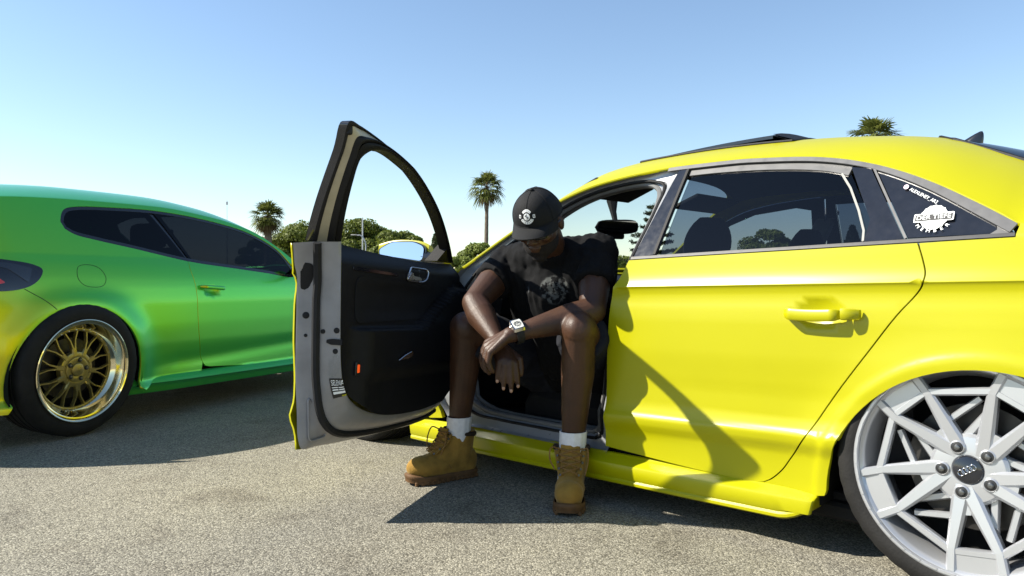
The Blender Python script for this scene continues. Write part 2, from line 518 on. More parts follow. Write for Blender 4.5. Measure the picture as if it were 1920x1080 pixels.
def shell_leaves(cs, rs, per, size, rg):
    P, N = [], []
    for c, r in zip(cs, rs):
        d = unit(rg.normal(size=(per, 3)))
        d[:, 2] = np.where(d[:, 2] < -.4, -d[:, 2] * .6, d[:, 2]); d = unit(d)
        k = rg.uniform(.62, 1.05, (per, 1))
        P.append(c + d * k * r); N.append(d)
    P = np.concatenate(P); N = np.concatenate(N)
    T = unit(np.cross(N, rg.normal(size=N.shape)) + .35 * N * rg.normal(size=(len(N), 1)))
    B = unit(np.cross(N + .5 * rg.normal(size=N.shape), T))
    s = size * rg.uniform(.6, 1.35, (len(P), 1))
    return quads(P, T * s, B * s)
def limb(g, p, q, r0, r1, rg, n=6, bend=.25):
    p, q = np.array(p, float), np.array(q, float); L = np.linalg.norm(q - p)
    pts = []
    off = rg.normal(size=3) * L * bend * .3
    for i in range(5):
        t = i / 4; pts.append(tuple(p + (q - p) * t + off * math.sin(PI * t)))
    g.add(*tube(pts, [r0 + (r1 - r0) * i / 4 for i in range(5)], n))
def px_at(px, d): return (px - 960) / 1400.0 * d
def top_z(py, d): return .775 + (530 - py) / 1400.0 * d
def round_tree(px, py, d, w, h_crown, label, mat='leaf_pine', seed=1, puffs=22, per=520, size=.12, grp=None, flat=.75):
    rg = np.random.default_rng(seed)
    x, zt = px_at(px, d), top_z(py, d)
    root = empty('pine_tree' if mat == 'leaf_pine' else 'leafy_tree', (x, d, 0))
    tag(root, label, 'tree', grp)
    cz = zt - h_crown * .5
    cs, rs = [], []
    for i in range(puffs):
        u = unit(rg.normal(size=3)); k = rg.uniform(.35, 1.0) ** .5
        c = np.array([u[0] * w * .5 * k * .80, u[1] * w * .5 * k * .80, cz + u[2] * h_crown * .5 * k * .74])
        r = rg.uniform(.16, .26) * w * np.array([1, 1, flat]) 
        cs.append(c); rs.append(r)
    V, F = shell_leaves(cs, rs, int(per * 1.7), size * .82, rg)
    quad_obj('crown', V, F, M[mat], root)
    g = Geo(); fork = np.array([rg.normal() * .1, rg.normal() * .1, max(.8, cz - h_crown * .45)])
    limb(g, (0, 0, -.1), fork, .20, .14, rg, 8)
    for c in cs[:max(6, puffs // 3)]: limb(g, fork, c, .10, .025, rg, 5)
    g.obj('trunk', M['bark'], root)
    return root
def cypress(px, py, d, w, label, seed):
    rg = np.random.default_rng(seed); x, zt = px_at(px, d), top_z(py, d)
    root = empty('cypress_tree', (x, d, 0)); tag(root, label, 'tree')
    n = 9000; t = rg.uniform(0, 1, n) ** 1.3; z = .4 + (zt - .4) * t
    tier = .72 + .28 * np.abs(np.sin(t * 26 + rg.normal(0, .35, n)))
    rad = w * .5 * (1 - t) ** .75 * tier * rg.uniform(.55, 1.08, n) + .05; a = rg.uniform(0, 2 * PI, n)
    P = np.stack([rad * np.cos(a), rad * np.sin(a), z - .25 * rad], 1); N = unit(np.stack([np.cos(a), np.sin(a), rg.normal(0, .4, n)], 1))
    T = unit(np.cross(N, rg.normal(size=(n, 3)))); B = unit(np.cross(N, T)); s = .13 * rg.uniform(.6, 1.4, (n, 1))
    quad_obj('crown', *quads(P, T * s, B * s), M['leaf_dark'], root)
    Geo().add(*tube([(0, 0, -.1), (0, 0, zt * .5), (0, 0, zt * .95)], [.14, .08, .02], 7)).obj('trunk', M['bark'], root)
def araucaria(px, py, d, w, label, seed):
    rg = np.random.default_rng(seed); x, zt = px_at(px, d), top_z(py, d)
    root = empty('norfolk_pine', (x, d, 0)); tag(root, label, 'tree')
    P, U, Vv = [], [], []
    z = zt - .3; k = 0; g = Geo(); g.add(*tube([(0, 0, -.1), (0, 0, zt * .5), (0, 0, zt)], [.16, .10, .02], 7))
    while z > 1.2:
        f = (zt - z) / zt; L = .25 + w * .5 * min(1, f * 1.7)
        for j in range(7):
            a = 2 * PI * (j + .5 * (k % 2)) / 7 + rg.normal() * .08; dr = np.array([math.cos(a), math.sin(a), -.06])
            L_ = L * rg.uniform(.7, 1.1); e = dr * L_; g.add(*tube([(0, 0, z), tuple(e * .5 + (0, 0, z - .05)), tuple(e + np.array([0, 0, z + .12 * L]))], [.03, .02, .008], 4))
            m = int(30 + 60 * L); t = rg.uniform(.15, 1.05, m)
            c = e[None] * t[:, None] + np.array([0, 0, z]) + rg.normal(size=(m, 3)) * np.array([.06, .06, .05]); c[:, 2] += .12 * L * t ** 2
            P.append(c); u = unit(dr[None] * .6 + rg.normal(size=(m, 3)) * .6); U.append(u * .13); Vv.append(unit(np.cross(u, rg.normal(size=(m, 3)))) * .06)
        z -= .42 + .22 * f + rg.uniform(-.06, .06); k += 1
    quad_obj('crown', *quads(np.concatenate(P), np.concatenate(U), np.concatenate(Vv)), M['leaf_dark'], root); g.obj('trunk', M['bark'], root)
def palm(px, py, d, fr, label, seed, n=34, skirt=10, trunk_r=.16, droop=.5, fan=.62, mat='leaf_palm', lean=0.0):
    """fan palm, py = centre of the head"""
    rg = np.random.default_rng(seed); x, zc = px_at(px, d), top_z(py, d)
    root = empty('fan_palm', (x, d, 0)); tag(root, label, 'palm')
    def fronds(cnt, lo, hi, name, mat_, scale):
        Q, FF = [], []; gs = Geo()
        for i in range(cnt):
            az = 2.399963 * i + rg.normal() * .25; el = R(lo + (hi - lo) * (i + .5) / cnt + rg.normal() * 7)
            ax = np.array([math.cos(az) * math.cos(el), math.sin(az) * math.cos(el), math.sin(el)])
            pl = fr * (1 - fan) * scale * rg.uniform(.8, 1.2); fl = fr * fan * scale * rg.uniform(.85, 1.15)
            b = ax * pl + np.array([0, 0, -.05 * pl])
            gs.add(*tube([(0, 0, 0), tuple(b * .5 + np.array([0, 0, .02])), tuple(b)], [.025, .018, .012], 4))
            side = unit(np.cross(ax, np.array([0, 0, 1.]) + .001)); nrm = np.cross(side, ax)
            K = 17
            for k in range(K):
                q = (k - (K - 1) / 2) / ((K - 1) / 2); an = q * R(72)
                dr = ax * math.cos(an) + side * math.sin(an) + nrm * .10 * (k % 2 - .5)
                L = fl * (1 - .30 * abs(q) ** 2) * rg.uniform(.88, 1.08)
                tip_d = np.array([0, 0, -1.0]) * droop * L * rg.uniform(.25, .75)
                w_ = .024 * fl / .8 * np.cross(dr, nrm); w2 = w_ * 1.5
                m1 = b + dr * L * .55 + tip_d * .15; e = b + dr * L * .92 + tip_d
                i0 = len(Q) ; Q += [b - w_ * .3, b + w_ * .3, m1 + w2, m1 - w2, e + w2 * .25, e - w2 * .25]; FF += [(i0, i0 + 1, i0 + 2, i0 + 3), (i0 + 3, i0 + 2, i0 + 4, i0 + 5)]
        V = np.array(Q) + np.array([lean * zc, 0, zc])
        quad_obj(name, V, np.array(FF), M[mat_], root)
        gs.v = [(p[0] + lean * zc, p[1], p[2] + zc) for p in gs.v]; gs.obj('petiole', M['leaf_dead'], root)
    fronds(n, -38, 82, 'crown', mat, 1.0)
    if skirt: fronds(skirt, -80, -45, 'dry_fronds', 'leaf_dead', .85)
    pts, rr = [], []
    for i in range(30):
        t = i / 29; pts.append((lean * zc * t ** 1.5, 0, -.1 + (zc + .05) * t)); rr.append(trunk_r * (1.25 - .45 * t) * (1 + .05 * (i % 2)))
    Geo().add(*tube(pts, rr, 10)).obj('trunk', M['palm_bark'], root)
    return root

palm(503, 406, 48, 1.30, 'bushy fan palm rising behind the green coupe windscreen', 3, n=46, skirt=22, trunk_r=.24, droop=.55)
palm(911, 352, 62, 1.80, 'tall slender fan palm left of the man in the cap', 5, n=34, skirt=7, trunk_r=.17, droop=.75, lean=.012)
palm(1637, 264, 50, 2.1, 'fan palm head showing above the yellow sedan roof', 8, n=36, skirt=8, droop=.6)
G1 = None
round_tree(478, 436, 58, 3.0, 3.0, 'light green tree crown between the green roof and the bushy palm', 'leaf_light', 21, 14, 420, .14)
round_tree(560, 408, 52, 4.4, 4.4, 'dark round pine left of the open door window post', 'leaf_pine', 22, 26, 560)
round_tree(545, 455, 44, 2.6, 2.8, 'lower pine crown in front, touching the green car windscreen pillar', 'leaf_pine', 23, 16, 480)
round_tree(618, 412, 56, 3.6, 4.0, 'pine crown half hidden behind the open door post', 'leaf_pine', 24, 20, 480)
round_tree(682, 406, 54, 4.2, 4.2, 'broad pine seen through the open door window, behind the lamp post', 'leaf_pine', 25, 26, 560)
round_tree(752, 424, 50, 3.4, 3.6, 'lower pine seen through the open door window beside the mirror', 'leaf_pine', 26, 22, 520)
round_tree(720, 455, 46, 2.6, 2.6, 'small pine crown just above the yellow door mirror', 'leaf_pine', 27, 14, 480)
cypress(817, 440, 46, 1.7, 'slim dark cypress beside the front of the open door window', 31)
round_tree(866, 478, 44, 1.9, 1.9, 'low green tree right of the cypress, behind the windscreen pillar', 'leaf_light', 33, 14, 420, .12)
round_tree(905, 452, 52, 2.9, 2.9, 'light green tree at the foot of the tall palm', 'leaf_light', 34, 18, 460, .14)
round_tree(975, 470, 56, 3.2, 2.8, 'tree hidden behind the yellow windscreen pillar and the man', 'leaf_light', 35, 14, 380, .14)
round_tree(1135, 470, 52, 3.6, 2.6, 'green tree seen through the yellow sedan windscreen behind the man', 'leaf_light', 36, 18, 460, .14)
araucaria(1226, 380, 48, 3.4, 'tiered norfolk pine seen through the yellow sedan windscreen', 41)
round_tree(1315, 440, 50, 3.0, 3.0, 'tree seen through the front of the tinted rear door window', 'leaf_pine', 37, 16, 420)
round_tree(1435, 418, 50, 3.4, 4.0, 'tall green tree seen between the headrests of the yellow sedan', 'leaf_pine', 38, 18, 460)
cypress(1598, 425, 40, 2.2, 'dark conifer seen through the rear of the tinted window', 43)
round_tree(1520, 455, 56, 3.4, 3.0, 'tree behind the yellow sedan roof, right of the tall green tree', 'leaf_pine', 39, 16, 380)

# clipped hedge along the edge of the car park
def hedge(x0, x1, y, h, label, seed):
    rg = np.random.default_rng(seed); root = empty('hedge', ((x0 + x1) / 2, y, 0)); tag(root, label, 'hedge')
    L = x1 - x0; n = int(L * 420)
    P = np.stack([rg.uniform(-L / 2, L / 2, n), rg.uniform(-.5, .5, n), rg.uniform(0, h, n)], 1)
    side = rg.uniform(size=n) < .55; P[side, 1] = -.5 + rg.normal(0, .06, side.sum()); P[~side, 2] = h + rg.normal(0, .10, (~side).sum())
    T = unit(rg.normal(size=(n, 3))); B = unit(np.cross(T, rg.normal(size=(n, 3)))); s = .10 * rg.uniform(.6, 1.4, (n, 1))
    quad_obj('foliage', *quads(P, T * s, B * s), M['leaf_light'], root)
    g = Geo()
    for i in range(int(L / 1.2)): g.add(*tube([(-L / 2 + .6 + i * 1.2, 0, -.05), (-L / 2 + .6 + i * 1.2 + rg.normal() * .1, 0, h * .9)], [.04, .015], 5))
    tag(g.obj('stem', M['bark'], root), kind='stuff')
    return root
hedge(-34, -6.5, 43, 1.35, 'low clipped hedge at the far edge of the car park, behind the open door', 51)
hedge(-5.5, 12, 41, 1.30, 'low clipped hedge seen through the yellow sedan windscreen', 52)
hedge(13, 40, 42, 1.35, 'low clipped hedge behind the yellow sedan boot', 53)
# kerb under the hedges
M['concrete'] = principled('pale_concrete', (.36, .35, .32), .85, 0, .3, var=.12, var_scale=3, bump=.2, bump_scale=60)
tag(Geo().add(*rbox((0, 40.2, .06), (90, .2, .13), .02, 2)).obj('kerb', M['concrete']), kind='structure')

# lamp posts
lp = empty('lamp_post', (px_at(680, 47), 47, 0)); tag(lp, 'tall straight grey pole seen through the open door window', 'pole')
Geo().add(*tube([(0, 0, 0), (0, 0, top_z(408, 47))], [.055, .04], 10)).obj('pole', M['galv'], lp)
Geo().add(*tube([(0, 0, 0), (0, 0, .25)], [.12, .11], 10)).obj('base', M['galv'], lp)
zt = top_z(440, 45)
l2 = empty('street_lamp', (px_at(686, 45), 45, 0)); tag(l2, 'curved street lamp with bent arm seen through the open door window', 'street lamp')
arc = [(0, 0, 0), (0, 0, zt - .9)] + [(-.42 + .42 * math.cos(a), 0, zt - .75 + .72 * math.sin(a)) for a in np.linspace(.05, 1.75, 9)] + [(-.62, 0, zt - .02)]
Geo().add(*tube(arc, .038, 8)).obj('pole', M['galv'], l2)
Geo().add(*rbox((-.72, 0, zt - .02), (.36, .14, .07), .03, 2)).obj('lamp_head', M['concrete'], l2)
l3 = empty('radio_mast', (px_at(426, 120), 120, 0)); tag(l3, 'thin distant mast above the green coupe roof', 'mast')
Geo().add(*tube([(0, 0, 0), (0, 0, top_z(376, 120))], [.10, .03], 6)).obj('pole', M['galv'], l3)
Geo().add(*rbox((0, 0, top_z(381, 120)), (.25, .25, .5), .03, 1)).obj('mast_head', M['galv'], l3)

# ================================================================== YELLOW SEDAN
# local frame of the car: x forward from the rear axle, y outward on the driver's side, z up
KN = [(-.69, -.11), (-.655, -.05), (-.62, -.036), (-.57, -.033), (-.50, -.026), (-.455, -.008), (-.44, -.006), (-.42, -.014), (-.385, -.021), (-.34, -.021),
      (-.28, -.017), (-.2, -.013), (-.12, -.0130), (-.07, -.0165), (-.045, -.0205), (-.03, -.0217), (-.012, -.0190), (-.004, -.0158), (0, -.0130),
      (.004, -.0147), (.012, -.0185), (.03, -.0248), (.05, -.0295), (.08, -.0350), (.13, -.0440)]
_kn = pchip([k[0] for k in KN], [k[1] for k in KN])
def y_crease(s): return .778 - .0175 * s
def y_belt(s): return .884 - .029 * s
def Wy(s, h):
    s = np.asarray(s, float); h = np.asarray(h, float)
    hb = y_belt(s); hh = np.minimum(h, hb); up = np.maximum(0, h - hb)
    low = (hh - y_crease(s)); low = low + .02 * (s - .75) * np.clip((-.27 - low) / .10, 0, 1) ** 2 * (3 - 2 * np.clip((-.27 - low) / .10, 0, 1))
    w = _kn(low) - .56 * up - .10 * up ** 2
    w = w - .016 * ((s - 1.25) / 1.25) ** 2 - .06 * np.minimum(s, 0) ** 2 - .05 * np.maximum(s - 2.2, 0) ** 2
    for c in (0.0, 2.637):
        r = np.hypot(s - c + .03, h - .18)
        fade = np.where(h < .66, 1, np.exp(-((h - .66) / .05) ** 2))
        w = w + .010 * np.exp(-(np.maximum(r - .40, 0) / .07) ** 2) * fade + .007 / (1 + np.exp((r - .417) / .0055)) * fade
    q = ((s - .372) / .080) ** 2 + ((h - .688) / .047) ** 2
    w = w - .016 * np.where(q < 1, (1 - q) ** 1.3, 0) if True else w
    return w
YW = 1.72
def near(off=0.0): return lambda s, h: np.stack([s, Wy(s, h) + off, h], 1)
def far(off=0.0): return lambda s, h: np.stack([s, -YW - Wy(s, h) - off, h], 1)
E_PTS = [(-.98, .68), (-.9, .80), (-.7, .86), (-.5, .895), (-.3, .912), (-.15, .913), (-.093, .920), (-.05, .947), (.021, .991), (.114, 1.045), (.215, 1.093), (.295, 1.123),
         (.392, 1.150), (.485, 1.167), (.61, 1.180), (.744, 1.189), (.952, 1.191), (1.132, 1.182), (1.325, 1.158), (1.471, 1.115), (1.609, 1.043), (1.728, .969), (1.847, .890),
         (1.93, .838), (2.05, .795), (2.3, .755), (2.7, .72), (3.1, .65), (3.3, .5)]
yE = pchip([p[0] for p in E_PTS], [p[1] for p in E_PTS])
C_PTS = [(-.98, .76), (-.92, .86), (-.75, .90), (-.55, .93), (-.45, .965), (-.2, 1.10), (0, 1.185), (.15, 1.228), (.35, 1.262), (.6, 1.285), (.9, 1.295), (1.2, 1.290), (1.38, 1.270),
         (1.5, 1.222), (1.7, 1.12), (1.9, 1.012), (2.1, .905), (2.25, .835), (2.34, .815), (2.6, .80), (3.0, .73), (3.2, .66), (3.35, .5)]
yC = pchip([p[0] for p in C_PTS], [p[1] for p in C_PTS])
yPow = pchip([-.98, -.4, 0, .3, 1.35, 1.7, 2.0, 3.3], [2.2, 2.3, 2.9, 3.8, 3.8, 2.7, 2.3, 2.2])
def roof_S(s, v):
    s = np.asarray(s, float); v = np.asarray(v, float)
    t = np.where(v > 1, 2 - v, v); tt = np.clip(t, 0, 1)
    hE = yE(s); hC = yC(s); wE = Wy(s, hE)
    w = wE + (-YW / 2 - wE) * t
    h = hE + (hC - hE) * (1 - (1 - tt) ** yPow(s)) + np.minimum(t, 0) * .6
    w = np.where(v > 1, -YW - w, w)
    return np.stack([s, w, h], 1)
def roof_off(off):
    def S(s, v):
        e = .002
        P = roof_S(s, v); N = np.cross(roof_S(s + e, v) - roof_S(s - e, v), roof_S(s, v + e) - roof_S(s, v - e))
        N /= np.linalg.norm(N, axis=1)[:, None]
        return P - N * off
    return S

car = empty('yellow_sedan', (1.10917, 1.81721, 0), R(135))
tag(car, 'bright yellow lowered sedan with driver door open, man sitting in its doorway', 'car')

ROWS_Y = [(lambda us, k=k: y_crease(us) + k) for k in (-.66, -.64, -.62, -.60, -.58, -.56, -.54, -.52, -.50, -.485, -.47, -.46, -.452, -.445, -.438, -.43, -.42, -.41, -.395, -.38, -.36, -.34, -.32,
          -.30, -.28, -.26, -.24, -.22, -.2, -.18, -.16, -.14, -.12, -.10, -.08, -.06, -.045, -.03, -.022, -.016, -.011, -.006, -.002, .002, .006, .012, .02, .03, .042, .055, .07, .085, .1, .115, .13, .15, .17, .19)]

RD_FRONT = [(1.036, .852), (1.064, .794), (1.091, .747), (1.102, .663), (1.108, .57), (1.116, .457), (1.124, .287), (1.132, .197)]
RD_BOT = [(1.008, .190), (.781, .178), (.60, .174), (.562, .176)]
RD_REAR = [(.545, .180), (.521, .194), (.487, .227), (.461, .264), (.412, .333), (.333, .458), (.247, .582), (.171, .691), (.129, .743), (.113, .768), (.107, .796), (.114, .83), (.129, .878)]
def belt_pts(a, b, n, d=0.0): return [(a + (b - a) * i / n, y_belt(a + (b - a) * i / n) + d) for i in range(n + 1)]
ARCH = (-.03, .18, .382)
def arch_pts(a0, a1, n=26, c=ARCH, dx=0.0): return [(c[0] + dx + c[2] * math.cos(R(a0 + (a1 - a0) * i / n)), c[1] + c[2] * math.sin(R(a0 + (a1 - a0) * i / n))) for i in range(n + 1)]

def shift(P, ds, dh=0): return [(p[0] + ds, p[1] + dh) for p in P]

def sym(name, fn, both=True):
    return [fn(near, True)] + ([fn(far, False)] if both else [])

# ---- rear doors
door_outline = catmull(RD_FRONT, 4) + catmull(RD_BOT, 3)[1:] + catmull(RD_REAR, 4) + [np.array(p) for p in belt_pts(.2, .95, 6, -.002)]
rear_doors = []
for S, fl in ((near, True), (far, False)):
    rear_doors.append(panel('rear_door', S(), door_outline, M['yellow'], car, step=.022, rows=ROWS_Y, flip=fl, flange=.02))
rear_door = rear_doors[0]

# ---- quarter panels
qp = [(.1235, .8775)] + belt_pts(.06, -.085, 4, -.002) + [(s, float(yE(s)) - .002) for s in (-.093, -.15, -.3, -.5, -.7, -.88)] + [(-.93, .6), (-.91, .38), (-.86, .24), (-.6, .17), (-.425, .16)] \
    + arch_pts(182, 2, 40) + [(.357, .178), (.385, .172), (.47, .168), (.555, .166)] + [(p[0] - .0045, p[1] - .001) for p in catmull(RD_REAR, 4)[:-1]]
for S, fl in ((near, True), (far, False)):
    ring_pts = np.array([(ARCH[0] + r * math.cos(a), ARCH[1] + r * math.sin(a)) for r in (.39, .398, .405, .410, .414, .417, .420, .424, .430, .438, .448, .46) for a in np.linspace(.0, PI, 90)])
    panel('quarter_panel', S(), qp, M['yellow'], car, step=.022, rows=ROWS_Y, flip=fl, flange=.018, edge=.012, extra=ring_pts)

# ---- front fenders
fp = [(2.07, .792)] + [(s, float(yE(s)) - .003) for s in (2.2, 2.4, 2.7, 3.0, 3.2)] + [(3.26, .5), (3.2, .3), (3.05, .2)] + arch_pts(3, 180, 30, ARCH, 2.637) + [(2.12, .17), (2.04, .18), (2.075, .3), (2.095, .5), (2.085, .7)]
for S, fl in ((near, True), (far, False)):
    panel('front_fender', S(), fp, M['yellow'], car, step=.04, rows=ROWS_Y[::2], flip=fl, flange=.018)

# ---- side skirts
def skirt(mir):
    prof = [(-.045, .188), (-.037, .186), (-.028, .177), (-.002, .166), (.006, .160), (.008, .154), (.003, .118), (-.002, .110), (.003, .104), (.002, .095), (-.012, .088), (-.05, .085), (-.12, .086)]
    rows = []
    SS = [.372, .3735, .377, .384] + list(np.linspace(.395, 2.235, 66))
    for i_, s in enumerate(SS):
        dz = -.016 * (s - .4)
        e = 1 - min(1, max(0, (s - .372) / .12)); ins = (.012, .005, .0015, 0)[i_] if i_ < 4 else 0
        r = []
        for (w, h) in prof:
            y = float(Wy(1.1, .5)) + .010 + w - .01 * ((s - 1.25) / 1.1) ** 2 - ins
            if mir: y = -YW - y
            r.append((s + e * (.184 - h) * .30, y, max(.02, h + dz + .035 * e * e * (1 if h < .112 else 0))))
        rows.append(r[::-1] if not mir else r)
    v, f = loft(rows)
    g = Geo().add(v, f)
    k = len(prof)
    g.f.append(tuple(range(k))[::-1]); g.f.append(tuple((69 * k) + i for i in range(k)))
    return g.obj('side_skirt', M['yellow'], car, sharp=28)
skirt(False); skirt(True)

# ---- roof with pillars, windscreen and rear window openings
roof_out = [(s, 0.0) for s in np.linspace(-.46, 2.04, 90)] + [(2.10, .25), (2.2, .5), (2.28, .75), (2.31, 1.0), (2.28, 1.25), (2.2, 1.5), (2.10, 1.75)] + [(s, 2.0) for s in np.linspace(2.04, -.46, 90)] + [(-.48, 1.6), (-.49, 1.0), (-.48, .4)]
ws = catmull([(1.47, .135), (1.40, .22), (1.385, .5), (1.38, 1.0)], 6)
ws = ws + [np.array((p[0], 2 - p[1])) for p in ws[::-1]][1:]
ws_base = catmull([(1.985, .13), (2.08, .3), (2.19, .6), (2.25, 1.0)], 6)
ws_base = ws_base + [np.array((p[0], 2 - p[1])) for p in ws_base[::-1]][1:]
def pill(t): return np.array((1.47 + (1.985 - 1.47) * t, .135 - .012 * math.sin(PI * t)))
ws_poly = ws + [np.array((p[0], 2 - p[1])) for p in (pill(t) for t in np.linspace(.08, .92, 14))] + ws_base[::-1] + [pill(t) for t in np.linspace(.92, .08, 14)]
rw_poly = [(.205, .52), (.215, .75), (.22, 1.0), (.215, 1.25), (.205, 1.48), (.15, 1.56), (0, 1.62), (-.2, 1.66), (-.40, 1.68), (-.43, 1.6), (-.45, 1.0), (-.43, .4), (-.40, .32), (-.2, .34), (0, .38), (.15, .44)]
roof = panel('roof', roof_S, roof_out, M['yellow'], car, holes=[ws_poly, rw_poly], step=.03, vstep=.035, flip=True, flange=.012, edge=.025)
panel('windscreen', roof_off(-.004), ws_poly, M['clear'], car, step=.05, vstep=.06, flip=True, flange=0, edge=.03)
panel('rear_window', roof_off(-.003), rw_poly, M['tint_dark'], car, step=.04, vstep=.05, flip=True, flange=0, edge=.03)
# black frit around the rear window
g = Geo(); v, f = tube([tuple(p) for p in roof_off(.001)(np.array([p[0] for p in rw_poly]), np.array([p[1] for p in rw_poly]))], .006, 6, True); g.add(v, f); g.obj('rear_window_seal', M['rubber'], car)
# hood, boot lid, bumpers
panel('bonnet', roof_S, [(2.06, .04), (2.12, .25), (2.22, .5), (2.3, .75), (2.325, 1), (2.3, 1.25), (2.22, 1.5), (2.12, 1.75), (2.06, 1.96), (2.6, 1.95), (3.1, 1.85), (3.26, 1.5), (3.3, 1), (3.26, .5), (3.1, .15), (2.6, .05)], M['yellow'], car, step=.06, vstep=.07, flip=True)
panel('boot_lid', roof_S, [(-.49, .05), (-.50, 1.0), (-.49, 1.95), (-.8, 1.92), (-.93, 1.6), (-.95, 1.0), (-.93, .4), (-.8, .08)], M['yellow'], car, step=.05, vstep=.07, flip=True)
def bumper(name, s0, sgn, zt):
    rows = []
    for j in range(25):
        a = -1 + 2 * j / 24
        y = -YW / 2 + a * .80
        bow = .10 * abs(a) ** 3
        rows.append([(s0 - sgn * (bow + o), y, z) for (o, z) in ((.05, zt), (.0, zt - .08), (-.03, .48), (-.03, .34), (.0, .22), (.05, .13), (.2, .11))])
    v, f = loft(rows); return Geo().add(v, f).obj(name, M['yellow'], car)
bumper('rear_bumper', -.93, -1, .74); bumper('front_bumper', 3.30, 1, .62)

# sun roof panel tilted open, aerial fin
sr = []
for s in np.linspace(.70, 1.19, 16):
    row = []
    k = (1.19 - s) / .49
    for v in np.linspace(.30, 1.70, 15):
        p = roof_off(.004 + .022 * k)(np.array([s]), np.array([v]))[0]; row.append(tuple(p))
    sr.append(row)
v, f = loft(sr); g = Geo().add(v, f)
lo = [[(p[0], p[1], p[2] - .012) for p in r] for r in sr]
v2, f2 = loft(lo); g.add(v2, [q[::-1] for q in f2])
g.add(*loft([[sr[i][0], lo[i][0]] for i in range(16)])); g.add(*loft([[lo[i][-1], sr[i][-1]] for i in range(16)]))
g.add(*loft([sr[0], lo[0]][::-1])); g.add(*loft([sr[-1], lo[-1]]))
sroof = g.obj('sunroof_panel', M['black_gloss'], car, sharp=30)
g = Geo()
wd = []
for v in np.linspace(.30, 1.70, 15):
    p = roof_off(.030)(np.array([.70]), np.array([v]))[0]; q = roof_off(-.002)(np.array([.60]), np.array([v]))[0]; wd.append([tuple(p), tuple(q)])
g.add(*loft(wd)); g.add(*loft([[ (a[0], a[1], a[2]-.006) for a in r][::-1] for r in wd]))
g.obj('sunroof_deflector', M['plastic'], car)
rim = [tuple(p) for p in roof_off(.002)(np.concatenate([np.linspace(.62, 1.24, 12), np.full(14, 1.24), np.linspace(1.24, .62, 12), np.full(14, .62)]), np.concatenate([np.full(12, .27), np.linspace(.27, 1.73, 14), np.full(12, 1.73), np.linspace(1.73, .27, 14)]))]
g = Geo().add(*tube(rim, .006, 6, True)); g.obj('sunroof_seal', M['rubber'], car)
fin_b = roof_S(np.array([.20]), np.array([1.0]))[0]
rows = []
for k in range(9):
    t = k / 8
    L = .10 * (1 - t) ** .8 + .008; xo = -.050 * t
    wd_ = .018 * (1 - t) ** .7 + .002
    rows.append([(fin_b[0] + xo + L * .5 * math.cos(a) + .02, fin_b[1] + wd_ * math.sin(a), fin_b[2] - .004 + .056 * t) for a in np.linspace(0, 2 * PI, 15)[:-1]])
v, f = loft(rows, False, True); f.append(tuple(range(8 * 14, 9 * 14))); Geo().add(v, f).obj('roof_aerial_fin', M['black_gloss'], car)

